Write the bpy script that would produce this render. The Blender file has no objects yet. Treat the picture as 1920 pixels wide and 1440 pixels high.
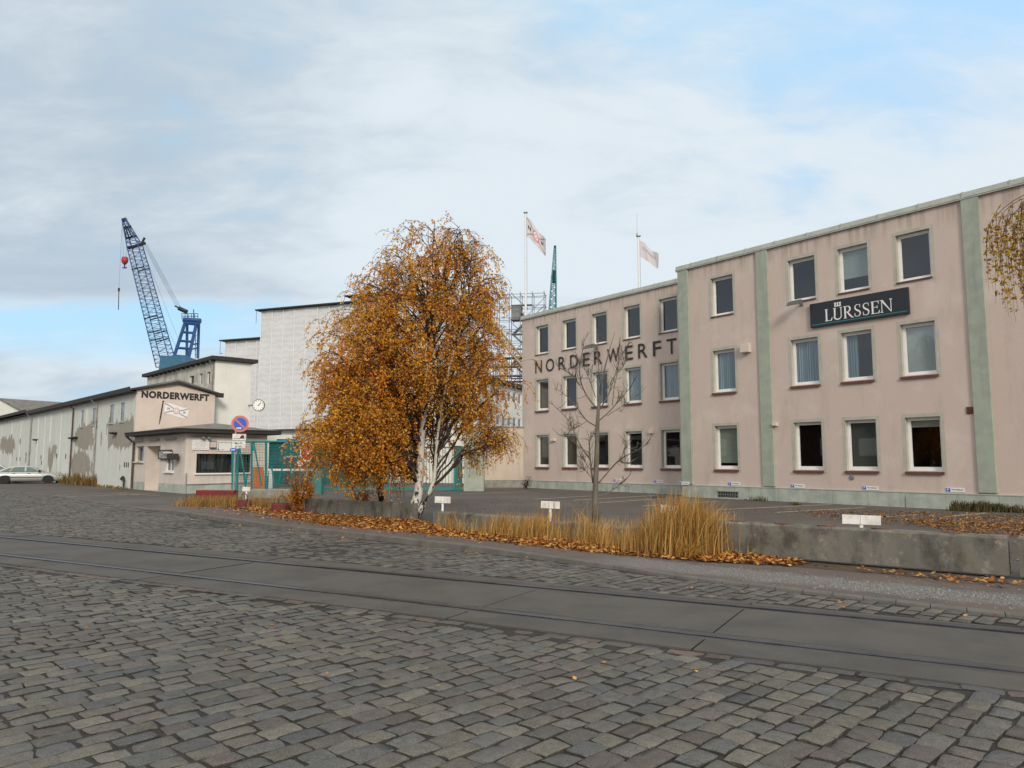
import bpy, bmesh, math, random
import numpy as np
from mathutils import Vector, Matrix
R = math.radians
rng = np.random.default_rng(7)
random.seed(7)
scene = bpy.context.scene
col = scene.collection

# ------------------------------------------------------------------ camera, sky, sun, exposure
EYE, FPX, PITCH = 1.5, 1400.0, 0.10245          # eye height m, focal length in px of a 1920 px wide picture, pitch rad
cam_d = bpy.data.cameras.new('camera'); cam = bpy.data.objects.new('camera', cam_d); col.objects.link(cam)
cam.location = (0, 0, EYE); cam.rotation_euler = (math.pi/2 + PITCH, 0, 0)
cam_d.sensor_width = 36.0; cam_d.lens = 36.0*FPX/1920; cam_d.clip_start = 0.05; cam_d.clip_end = 5000
scene.camera = cam
SUN_EL, SUN_AZ = R(26), R(168)                   # azimuth clockwise from +Y (behind the camera, slightly right)
sun_d = bpy.data.lights.new('sun', 'SUN'); sun = bpy.data.objects.new('sun', sun_d); col.objects.link(sun)
sun_d.energy = 1.7; sun_d.angle = R(14); sun_d.color = (1.0, 0.91, 0.79)
sdir = Vector((math.sin(SUN_AZ)*math.cos(SUN_EL), math.cos(SUN_AZ)*math.cos(SUN_EL), math.sin(SUN_EL)))
sun.rotation_euler = sdir.to_track_quat('Z', 'Y').to_euler(); sun.location = (8, -20, 30)
scene.view_settings.view_transform = 'Standard'; scene.view_settings.look = 'None'
scene.view_settings.exposure = 0.33; scene.view_settings.gamma = 1.0

class NT:
    """small helper round a node tree"""
    def __init__(s, tree): s.t = tree; s.n = tree.nodes; s.l = tree.links
    def node(s, typ, **kw):
        n = s.n.new(typ)
        for k, v in kw.items():
            if k == 'inp':
                for a, b in v.items():
                    if hasattr(b, 'links') or isinstance(b, bpy.types.NodeSocket): s.l.new(b, n.inputs[a])
                    else: n.inputs[a].default_value = b
            else: setattr(n, k, v)
        return n
    def math(s, op, a, b=0.0, c=0.0, clamp=False):
        n = s.node('ShaderNodeMath', operation=op, use_clamp=clamp)
        for i, v in enumerate((a, b, c)):
            if isinstance(v, bpy.types.NodeSocket): s.l.new(v, n.inputs[i])
            else: n.inputs[i].default_value = v
        return n.outputs[0]
    def smooth(s, x, lo, hi):
        n = s.node('ShaderNodeMapRange', interpolation_type='SMOOTHSTEP')
        s.l.new(x, n.inputs[0]); n.inputs[1].default_value = lo; n.inputs[2].default_value = hi
        return n.outputs[0]
    def mix(s, f, a, b):
        n = s.node('ShaderNodeMix', data_type='RGBA')
        for sock, v in ((n.inputs[0], f), (n.inputs[6], a), (n.inputs[7], b)):
            if isinstance(v, bpy.types.NodeSocket): s.l.new(v, sock)
            else: sock.default_value = v if not isinstance(v, tuple) or len(v) == 4 else (*v, 1)
        return n.outputs[2]
    def noise(s, vec, scale, detail=4, rough=.55, dist=0.0):
        n = s.node('ShaderNodeTexNoise', inp={'Scale': scale, 'Detail': detail, 'Roughness': rough, 'Distortion': dist})
        s.l.new(vec, n.inputs['Vector']); return n.outputs[0]
    def scalev(s, vec, sc, loc=(0, 0, 0)):
        n = s.node('ShaderNodeMapping'); s.l.new(vec, n.inputs[0]); n.inputs[3].default_value = sc; n.inputs[1].default_value = loc
        return n.outputs[0]

world = bpy.data.worlds.new("World"); scene.world = world; world.use_nodes = True
w = NT(world.node_tree); w.n.clear()
sky = w.node('ShaderNodeTexSky', sky_type='NISHITA', sun_disc=False, sun_elevation=SUN_EL, sun_rotation=SUN_AZ, air_density=1.0, dust_density=1.2, ozone_density=1.0)
tc = w.node('ShaderNodeTexCoord'); sep = w.node('ShaderNodeSeparateXYZ'); w.l.new(tc.outputs['Generated'], sep.inputs[0])
X, Y, Z = sep.outputs
zc = w.math('MAXIMUM', Z, 0.0)
den = w.math('ADD', zc, 0.30)
cx = w.math('DIVIDE', X, den); cy = w.math('DIVIDE', Y, den)
cv = w.node('ShaderNodeCombineXYZ', inp={0: cx, 1: cy, 2: 0.0}).outputs[0]
cvr = w.node('ShaderNodeMapping', inp={2: (0, 0, R(-28)), 3: (0.75, 1.35, 1)}); w.l.new(cv, cvr.inputs[0])
n_big = w.noise(cvr.outputs[0], 0.55, 3, .5)
n_mid = w.noise(cvr.outputs[0], 1.5, 6, .55, .3)
n_fin = w.noise(w.scalev(cvr.outputs[0], (1.6, 1.6, 1)), 2.6, 7, .6, .35)
azx = w.math('DIVIDE', X, w.math('MAXIMUM', Y, 0.05))            # tan of the azimuth
el = w.math('DIVIDE', Z, w.math('MAXIMUM', w.math('SQRT', w.math('ADD', w.math('MULTIPLY', X, X), w.math('MULTIPLY', Y, Y))), .01))
low = w.math('SUBTRACT', 1.0, w.smooth(el, .05, .42))
# cover: closed grey deck at the left, thin broken cloud at the right
cov = w.math('ADD', w.math('MULTIPLY', n_mid, .7), w.math('MULTIPLY', n_big, .5))
right = w.smooth(azx, -.15, .7)
high = w.smooth(el, .12, .55)
cov = w.math('SUBTRACT', w.math('ADD', cov, .035), w.math('MULTIPLY', w.math('MULTIPLY', right, high), .15))
cov = w.math('ADD', cov, w.math('MULTIPLY', w.math('SUBTRACT', n_fin, .5), .34))
cov = w.math('ADD', cov, w.math('MULTIPLY', w.math('MULTIPLY', low, w.smooth(azx, -.3, .1)), .16))
cloud = w.smooth(cov, .40, .63)
# open strip of clear sky low at the left, ragged upper edge
elw = w.math('ADD', el, w.math('ADD', w.math('MULTIPLY', w.math('SUBTRACT', n_mid, .5), .09), w.math('MULTIPLY', w.math('SUBTRACT', n_fin, .5), .045)))
elw = w.math('ADD', elw, w.math('MULTIPLY', w.math('ADD', azx, .52), -.08))
strip = w.math('MULTIPLY', w.smooth(elw, .11, .15), w.math('SUBTRACT', 1.0, w.smooth(elw, .165, .20)))
strip = w.math('MULTIPLY', strip, w.math('ADD', .72, w.math('MULTIPLY', w.smooth(n_fin, .62, .42), .28)))
strip = w.math('MULTIPLY', strip, w.math('SUBTRACT', 1.0, w.smooth(azx, -.38, -.12)))
strip = w.math('MULTIPLY', strip, w.smooth(azx, -1.4, -.9))
cloud = w.math('MULTIPLY', cloud, w.math('SUBTRACT', 1.0, w.math('MULTIPLY', strip, .95)))
shade = w.math('ADD', w.math('MULTIPLY', n_big, .55), w.math('MULTIPLY', n_mid, .45))
darkside = w.smooth(azx, .25, -.75)
bright = w.smooth(w.math('ADD', w.math('SUBTRACT', shade, w.math('MULTIPLY', darkside, .15)), w.math('ADD', w.math('MULTIPLY', low, .07), w.math('MULTIPLY', w.math('SUBTRACT', n_fin, .5), .42))), .27, .55)
ccol = w.mix(bright, (3.75, 4.45, 5.15, 1), (6.1, 6.7, 7.15, 1))
under = w.math('MULTIPLY', w.math('MULTIPLY', w.smooth(elw, .185, .2), w.math('SUBTRACT', 1.0, w.smooth(elw, .22, .32))), w.smooth(azx, -.2, -.5))
ccol = w.mix(w.math('MULTIPLY', under, .55), ccol, (3.3, 4.0, 4.8, 1))
bluesky = w.mix(.85, sky.outputs[0], w.mix(right, (3.9, 6.6, 8.7, 1), (4.1, 6.5, 9.0, 1)))
skycol = w.mix(w.math('ADD', w.math('MULTIPLY', cloud, .9), .06), bluesky, ccol)
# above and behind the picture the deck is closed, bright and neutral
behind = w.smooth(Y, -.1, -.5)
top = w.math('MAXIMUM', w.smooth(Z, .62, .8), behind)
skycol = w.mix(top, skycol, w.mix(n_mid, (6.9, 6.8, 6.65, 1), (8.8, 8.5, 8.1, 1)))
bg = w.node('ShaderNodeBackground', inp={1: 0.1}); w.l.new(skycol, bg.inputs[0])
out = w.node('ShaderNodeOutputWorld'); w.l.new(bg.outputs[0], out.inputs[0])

# ------------------------------------------------------------------ measuring: photo pixel -> point in the place
CP, SP = math.cos(PITCH), math.sin(PITCH)
def ray(px, py):
    a = (px-960)/FPX; b = -(py-720)/FPX
    return np.array([a, CP-b*SP, SP+b*CP])
def G(px, py, z=0.0):
    r = ray(px, py); return r*((z-EYE)/r[2]) + np.array([0, 0, EYE])
def at(px, py, Yd):
    r = ray(px, py); return r*Yd/r[1] + np.array([0, 0, EYE])

# ------------------------------------------------------------------ materials
def mat(name, c, rough=.8, var=.0, scale=3.0, c2=None, bump=0.0, bscale=60, metal=0.0, streak=0.0, attr=None, spec=.5, sheen=0, transl=0.0, aniso=(1, 1, 1), dirt=None, speck=0):
    """principled material, colour varied by noise in the object's own coordinates"""
    m = bpy.data.materials.new(name); m.use_nodes = True; t = NT(m.node_tree)
    b = t.n['Principled BSDF']; b.inputs['Roughness'].default_value = rough; b.inputs['Metallic'].default_value = metal
    b.inputs['Specular IOR Level'].default_value = spec
    tcn = t.node('ShaderNodeTexCoord'); v = tcn.outputs['Object']
    c = tuple(c)
    if attr:
        colr = t.node('ShaderNodeAttribute', attribute_name=attr).outputs['Color']
    else:
        colr = t.node('ShaderNodeRGB').outputs[0]; colr.default_value = (*c, 1)
    if var:
        n = t.noise(t.scalev(v, aniso), scale, 6, .6)
        d = c2 if c2 else tuple(x*(1-var) for x in c)
        f = t.smooth(n, .35, .68)
        if attr:
            colr = t.mix(f, colr, t.mix(.0, colr, colr))
            hsv = t.node('ShaderNodeHueSaturation', inp={'Value': 1-var}); t.l.new(colr, hsv.inputs['Color']); colr = t.mix(f, colr, hsv.outputs[0])
        else: colr = t.mix(f, colr, (*d, 1))
    if streak:
        n = t.noise(t.scalev(v, (2.2, 2.2, .16)), 1.6, 5, .62)
        n2 = t.noise(v, .35, 3)
        f = t.math('MULTIPLY', t.smooth(n, .46, .72), t.smooth(n2, .3, .6))
        hsv = t.node('ShaderNodeHueSaturation', inp={'Value': .6, 'Saturation': .9}); t.l.new(colr, hsv.inputs['Color'])
        colr = t.mix(t.math('MULTIPLY', f, streak), colr, hsv.outputs[0])
    if speck:
        n = t.noise(v, 150, 4, .75); f = t.smooth(n, .36, .66)
        hsv = t.node('ShaderNodeHueSaturation', inp={'Value': 1+speck}); t.l.new(colr, hsv.inputs['Color'])
        hs2 = t.node('ShaderNodeHueSaturation', inp={'Value': 1-speck}); t.l.new(colr, hs2.inputs['Color'])
        colr = t.mix(f, hs2.outputs[0], hsv.outputs[0])
    if dirt: colr = dirt(t, v, colr)
    t.l.new(colr, b.inputs['Base Color'])
    if bump:
        n = t.noise(v, bscale, 4, .6)
        bp = t.node('ShaderNodeBump', inp={'Strength': bump, 'Distance': .01}); t.l.new(n, bp.inputs['Height']); t.l.new(bp.outputs[0], b.inputs['Normal'])
    if transl:
        tr = t.node('ShaderNodeBsdfTranslucent'); t.l.new(colr, tr.inputs[0])
        mx = t.node('ShaderNodeMixShader', inp={0: transl}); t.l.new(b.outputs[0], mx.inputs[1]); t.l.new(tr.outputs[0], mx.inputs[2])
        t.l.new(mx.outputs[0], t.n['Material Output'].inputs[0])
    return m

def glass_mat(name, tint, refl=1.0):
    m = bpy.data.materials.new(name); m.use_nodes = True; t = NT(m.node_tree); t.n.clear()
    lw = t.node('ShaderNodeLayerWeight', inp={0: .5})
    f = t.math('ADD', t.math('MULTIPLY', t.math('POWER', lw.outputs[1], 4.0), .75*refl), .085*refl, clamp=True)
    tr = t.node('ShaderNodeBsdfTransparent', inp={0: (*tint, 1)}); gl = t.node('ShaderNodeBsdfGlossy', inp={'Roughness': .015, 'Color': (.92, .95, 1, 1)})
    mx = t.node('ShaderNodeMixShader'); t.l.new(f, mx.inputs[0]); t.l.new(tr.outputs[0], mx.inputs[1]); t.l.new(gl.outputs[0], mx.inputs[2])
    o = t.node('ShaderNodeOutputMaterial'); t.l.new(mx.outputs[0], o.inputs[0]); return m

def peel(t, v, colr):
    """old white paint flaked off in patches, grey render below"""
    s = t.node('ShaderNodeSeparateXYZ'); t.l.new(v, s.inputs[0]); x, y, z = s.outputs
    n = t.noise(t.scalev(v, (1.0, 1.0, .42)), 1.15, 7, .66, .4)
    lowx = t.noise(t.scalev(v, (1, 1, 0)), .33, 2)
    def g(val, c, wd):
        q = t.math('DIVIDE', t.math('SUBTRACT', val, c), wd); return t.math('POWER', 2.718, t.math('MULTIPLY', t.math('MULTIPLY', q, q), -1))
    zone = t.math('MULTIPLY', g(z, 3.0, .85), t.math('MAXIMUM', g(x, -2.4, 2.6), g(x, -10.2, 2.6)))
    zone = t.math('MAXIMUM', zone, t.math('MULTIPLY', g(z, 1.3, .9), t.math('MULTIPLY', g(x, -11.3, 2.6), .95)))
    zone = t.math('MAXIMUM', zone, t.math('MULTIPLY', g(z, 2.9, .8), t.math('MULTIPLY', g(x, -36, 4), .9)))
    zone = t.math('MAXIMUM', zone, t.math('MULTIPLY', g(z, 1.7, 1.2), t.math('MULTIPLY', g(x, -19, 1.2), .6)))
    mask = t.smooth(t.math('ADD', n, t.math('MULTIPLY', zone, .46)), .66, .675)
    under = t.mix(t.noise(v, 1.4, 5), (.24, .22, .19, 1), (.36, .335, .29, 1))
    stain = t.smooth(t.noise(t.scalev(v, (2.0, 2.0, .1)), 1.5, 5, .6), .5, .75)
    hs = t.node('ShaderNodeHueSaturation', inp={'Value': .72}); t.l.new(colr, hs.inputs['Color'])
    c = t.mix(t.math('MULTIPLY', stain, .55), colr, hs.outputs[0])
    return t.mix(mask, c, under)

def conc_dirt(t, v, colr):
    s = t.node('ShaderNodeSeparateXYZ'); t.l.new(v, s.inputs[0])
    n = t.noise(t.scalev(v, (1.7, 1.7, 1.1)), 1.6, 8, .7)
    c = t.mix(t.smooth(n, .44, .66), colr, (.07, .066, .055, 1))
    n2 = t.noise(v, 5.0, 5, .7)
    c = t.mix(t.math('MULTIPLY', t.smooth(n2, .55, .7), .8), c, (.30, .28, .22, 1))
    n3 = t.noise(v, 2.4, 6, .7)
    return t.mix(t.math('MULTIPLY', t.smooth(n3, .54, .68), .55), c, (.125, .125, .06, 1))

def bark_dirt(t, v, colr):
    s = t.node('ShaderNodeSeparateXYZ'); t.l.new(v, s.inputs[0])
    n = t.noise(t.scalev(v, (7, 7, 3.2)), 1.6, 4, .6)
    n2 = t.noise(t.scalev(v, (3, 3, 16)), 1.5, 4, .6)
    lowz = t.smooth(s.outputs[2], 1.15, .1)
    f = t.smooth(t.math('ADD', n, t.math('MULTIPLY', lowz, .14)), .60, .64)
    f2 = t.smooth(n2, .66, .70)
    return t.mix(t.math('MAXIMUM', f, f2), colr, (.02, .018, .016, 1))

def pleat(t, v, colr):
    s = t.node('ShaderNodeTexWave', wave_type='BANDS', bands_direction='X', inp={'Scale': 3.2, 'Distortion': 1.2, 'Detail': 1.0}); t.l.new(v, s.inputs[0])
    return t.mix(s.outputs[1], colr, (.20, .27, .31, 1))
def slats(t, v, colr):
    s = t.node('ShaderNodeTexWave', wave_type='BANDS', bands_direction='Z', inp={'Scale': 6.5}); t.l.new(v, s.inputs[0])
    hs = t.node('ShaderNodeHueSaturation', inp={'Value': .62}); t.l.new(colr, hs.inputs['Color'])
    return t.mix(s.outputs[1], colr, hs.outputs[0])
def tarp_bands(t, v, colr):  # wavy horizontal bands, slightly darker than the rest of the sheeting
    s = t.node('ShaderNodeTexWave', wave_type='BANDS', bands_direction='Z', inp={'Scale': .55, 'Distortion': 6.0, 'Detail': 4.0, 'Detail Scale': 2.5}); t.l.new(v, s.inputs[0])
    hs = t.node('ShaderNodeHueSaturation', inp={'Value': .86}); t.l.new(colr, hs.inputs['Color'])
    return t.mix(t.math('MULTIPLY', t.smooth(s.outputs[1], .3, .9), .6), colr, hs.outputs[0])
def slab_dirt(t, v, colr):
    hs = t.node('ShaderNodeHueSaturation', inp={'Value': .80}); t.l.new(colr, hs.inputs['Color'])
    c = t.mix(t.math('MULTIPLY', t.smooth(t.noise(v, 1.3, 8, .72, .3), .45, .62), .6), colr, hs.outputs[0])
    hs2 = t.node('ShaderNodeHueSaturation', inp={'Value': 1.3}); t.l.new(c, hs2.inputs['Color'])
    c = t.mix(t.math('MULTIPLY', t.smooth(t.noise(v, 7, 5, .75), .58, .72), .5), c, hs2.outputs[0])
    vo = t.node('ShaderNodeTexVoronoi', feature='DISTANCE_TO_EDGE', inp={'Scale': .22, 'Randomness': 1.0}); t.l.new(t.scalev(v, (1, 1, 0)), vo.inputs[0])
    wob = t.math('ADD', vo.outputs[0], t.math('MULTIPLY', t.math('SUBTRACT', t.noise(v, 3.0, 5, .7), .5), .05))
    return t.mix(t.math('MULTIPLY', t.smooth(t.math('ABSOLUTE', wob), .0035, .001), .0), c, (.02, .018, .016, 1))
def wall_stain(t, v, colr):
    """grime runs under the sills, the coping and up from the plinth"""
    hs = t.node('ShaderNodeHueSaturation', inp={'Value': .78, 'Saturation': .95}); t.l.new(colr, hs.inputs['Color'])
    n = t.noise(t.scalev(v, (1.1, 1.1, .3)), 1.2, 6, .65)
    c = t.mix(t.math('MULTIPLY', t.smooth(n, .50, .74), .65), colr, hs.outputs[0])
    n2 = t.noise(t.scalev(v, (5, 5, .22)), 1.3, 4, .6)
    s = t.node('ShaderNodeSeparateXYZ'); t.l.new(v, s.inputs[0])
    top = t.smooth(s.outputs[2], 8.7, 9.7)
    c = t.mix(t.math('MULTIPLY', t.math('MULTIPLY', t.smooth(n2, .42, .62), top), .5), c, (.22, .17, .14, 1))
    hs2 = t.node('ShaderNodeHueSaturation', inp={'Value': 1.13, 'Saturation': .8}); t.l.new(c, hs2.inputs['Color'])
    n3 = t.noise(v, .8, 5, .6, .3)
    return t.mix(t.math('MULTIPLY', t.smooth(n3, .5, .7), .7), c, hs2.outputs[0])

MT = {}
def mk(k, *a, **kw): MT[k] = mat(k, *a, **kw); return MT[k]
mk('pink_stucco', (.58, .478, .42), .95, .07, 22, bump=.5, bscale=90, dirt=wall_stain)
mk('green_stucco', (.36, .40, .335), .95, .15, 3, bump=.35, bscale=70, streak=.5)
mk('surround_paint', (.475, .46, .39), .95, .15, 3, bump=.3, bscale=70, streak=.4)
mk('plinth_paint', (.43, .475, .415), .9, .25, 2.0, bump=.2, bscale=40, streak=.8)
mk('coping_metal', (.46, .48, .43), .6, .15, 2.0, streak=.3)
mk('white_pvc', (.80, .80, .79), .45, .06, 4)
mk('sill_tile', (.16, .062, .05), .75, .3, 7)
mk('dark_trim', (.03, .028, .026), .7)
mk('room', (.12, .108, .098), .9, .4, .8)
mk('curtain', (.42, .52, .58), .9, dirt=pleat)
mk('curtain_brown', (.18, .13, .09), .9, .3, 3, aniso=(8, 8, .5))
mk('blind_pale', (.56, .62, .60), .85, .05, 3)
mk('blind_green', (.46, .49, .38), .85, dirt=slats)
mk('blind_slats', (.52, .58, .54), .8, dirt=slats)
mk('blind_dark', (.13, .13, .105), .8, dirt=slats)
MT['glass'] = glass_mat('glass', (.70, .75, .77))
MT['glass_dark'] = glass_mat('glass_dark', (.5, .54, .55), 1.0)
mk('lettering_black', (.022, .018, .018), .6)
mk('board_black', (.012, .015, .02), .35)
mk('teal_line', (.02, .22, .24), .5)
mk('paint_white', (.80, .80, .78), .5, .05, 6)
mk('board_white', (.76, .75, .72), .6, .22, 5, c2=(.55, .53, .48))
mk('rust_pad', (.19, .085, .05), .9, .5, 9, c2=(.07, .045, .035), bump=.6)
mk('lamp_grey', (.10, .10, .095), .6, .3, 5)
mk('metal_grey', (.30, .31, .31), .45, .2, 6, metal=.6)
mk('galv', (.38, .40, .41), .5, .2, 5, metal=.5)
mk('scaffold_steel', (.22, .23, .24), .5, .3, 5, metal=.4)
mk('hall_paint', (.62, .65, .61), .9, .06, 1.5, bump=.25, bscale=30, dirt=peel)
mk('gable_pink', (.64, .545, .475), .92, .07, 1.2, bump=.15, bscale=50, streak=.25)
mk('gate_pink', (.64, .57, .51), .9, .10, 1.5, bump=.15, bscale=50, streak=.35)
mk('annex_tan', (.56, .47, .385), .92, .12, 1.0, bump=.15, bscale=40, streak=.4)
mk('white_render', (.74, .74, .68), .92, .07, .9, streak=.3)
mk('old_render', (.60, .60, .54), .92, .3, 1.3, c2=(.36, .35, .31), streak=.8)
mk('roof_felt', (.045, .043, .04), .9, .4, 2)
mk('roof_grey', (.20, .19, .17), .9, .35, 2)
mk('fascia_dark', (.035, .028, .025), .7, .3, 3)
mk('zinc_pipe', (.34, .34, .32), .6, .3, 3, streak=.5)
mk('rust_pipe', (.11, .075, .055), .8, .4, 5)
mk('tarp', (.645, .66, .67), .75, .07, .6, bump=.0, dirt=tarp_bands)
mk('tarp_seam', (.73, .75, .76), .7)
mk('crane_blue', (.024, .085, .25), .5, .25, .8)
mk('crane_teal', (.03, .14, .25), .5, .25, .8)
mk('jib_teal', (.035, .22, .27), .5, .25, .8)
mk('crane_dark', (.02, .022, .03), .6)
mk('hook_red', (.40, .03, .035), .5)
mk('rope', (.10, .105, .11), .6)
mk('teal_paint', (.012, .23, .22), .45, .2, 2)
mk('teal_dark', (.010, .13, .13), .5, .3, 1)
mk('red_paint', (.21, .018, .02), .75, .4, 4, c2=(.10, .03, .025), bump=.2)
mk('sign_red', (.60, .15, .11), .5)
mk('sign_blue', (.006, .095, .55), .45)
mk('sign_red_pure', (.42, .03, .035), .5)
mk('orange_paint', (.60, .17, .035), .6, .15, 3)
mk('concrete', (.175, .167, .143), .95, .2, 3, bump=.5, bscale=40, dirt=conc_dirt)
mk('concrete_pale', (.30, .29, .25), .95, .3, 3, bump=.4, bscale=40, streak=.5)
mk('bark_birch', (.62, .60, .55), .85, .15, 6, bump=.6, bscale=25, dirt=bark_dirt)
mk('twig', (.055, .035, .028), .85)
mk('bark_grey', (.165, .145, .115), .9, .4, 8, bump=.5, bscale=40, aniso=(1, 1, .3))
mk('leaf', (.5, .2, .03), .6, attr='col', transl=.58, spec=.2)
mk('leaf_fallen', (.3, .12, .03), .75, attr='col', transl=.1, spec=.2)
mk('blade', (.45, .25, .06), .75, attr='col', transl=.3, spec=.2)
mk('stone', (.12, .12, .12), .72, .22, 14, attr='col', bump=1.0, bscale=60, speck=.42, spec=.3)
mk('joint_soil', (.021, .018, .015), .95, .5, 9, c2=(.036, .03, .023), bump=.5, bscale=50)
mk('asphalt', (.075, .071, .068), .9, .25, .35, c2=(.095, .088, .08), bump=.5, bscale=120, speck=.22)
mk('slab', (.094, .087, .076), .85, .3, 1.3, c2=(.076, .070, .062), bump=.5, bscale=90, speck=.25, streak=.0, dirt=slab_dirt)
mk('yard', (.080, .070, .061), .92, .3, .3, c2=(.112, .098, .083), bump=.5, bscale=110, speck=.2)
def gravelly(t, v, colr):
    q = t.node('ShaderNodeSeparateXYZ'); t.l.new(v, q.inputs[0]); x, y, _ = q.outputs
    a = t.math('ADD', t.math('MULTIPLY', x, .871), t.math('MULTIPLY', y, -.491)); b = t.math('ADD', t.math('MULTIPLY', x, .491), t.math('MULTIPLY', y, .871))
    line = t.math('ADD', t.math('MULTIPLY', a, -.17), 9.85)               # middle of the patch across the road
    d = t.math('ABSOLUTE', t.math('SUBTRACT', b, line))
    f = t.math('ADD', d, t.math('MULTIPLY', t.math('SUBTRACT', t.noise(v, 2.2, 6, .7), .5), .9))
    m = t.math('MULTIPLY', t.smooth(f, .52, .30), t.smooth(a, -4.9, -3.7))
    g = t.mix(t.smooth(t.noise(v, 55, 3, .7), .35, .65), (.085, .078, .072, 1), (.26, .25, .235, 1))
    return t.mix(t.math('MULTIPLY', m, .85), colr, g)
mk('pavement', (.135, .103, .086), .93, .3, .9, c2=(.10, .08, .069), bump=.6, bscale=110, speck=.25, dirt=gravelly)
mk('gravel', (.22, .205, .19), .95, .5, 30, c2=(.085, .075, .068), bump=1.0, bscale=80, speck=.45)
mk('soil', (.060, .042, .028), .95, .4, 4, c2=(.095, .06, .032), bump=.6, bscale=40)
mk('kerb', (.145, .135, .12), .85, .3, 4, bump=.5, bscale=60, speck=.15)
mk('rail_steel', (.10, .10, .115), .38, .4, 4, metal=.7)
mk('rail_fill', (.088, .081, .071), .9, .4, 3, c2=(.062, .058, .052), bump=.5, bscale=90, speck=.3)
mk('groove', (.012, .011, .010), .9)
mk('road_line', (.50, .45, .31), .9, .35, 5, c2=(.22, .195, .14))
mk('ground_far', (.10, .095, .085), .95, .4, .05)
mk('car_silver', (.44, .45, .44), .3, metal=.35)
mk('car_white', (.66, .68, .70), .28, metal=.2)
mk('tyre', (.015, .015, .016), .8)
mk('car_black', (.014, .014, .016), .5)
MT['car_glass'] = mat('car_glass', (.10, .16, .15), .06, spec=.8)
mk('lamp_orange', (.40, .07, .02), .3)
mk('chrome', (.5, .5, .5), .2, metal=1)
mk('flag_cloth', (.74, .70, .70), .85, transl=.3)
mk('flag_pink', (.55, .22, .22), .8)
mk('mark_grey', (.36, .33, .33), .8)
mk('mark_pink', (.60, .36, .34), .8)
mk('clock_face', (.82, .82, .80), .4)
mk('container_grey', (.09, .065, .065), .7, .2, 1)
mk('tan_steel', (.46, .33, .20), .7, .2, 1)
mk('mesh_teal', (.012, .16, .155), .6)

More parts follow.
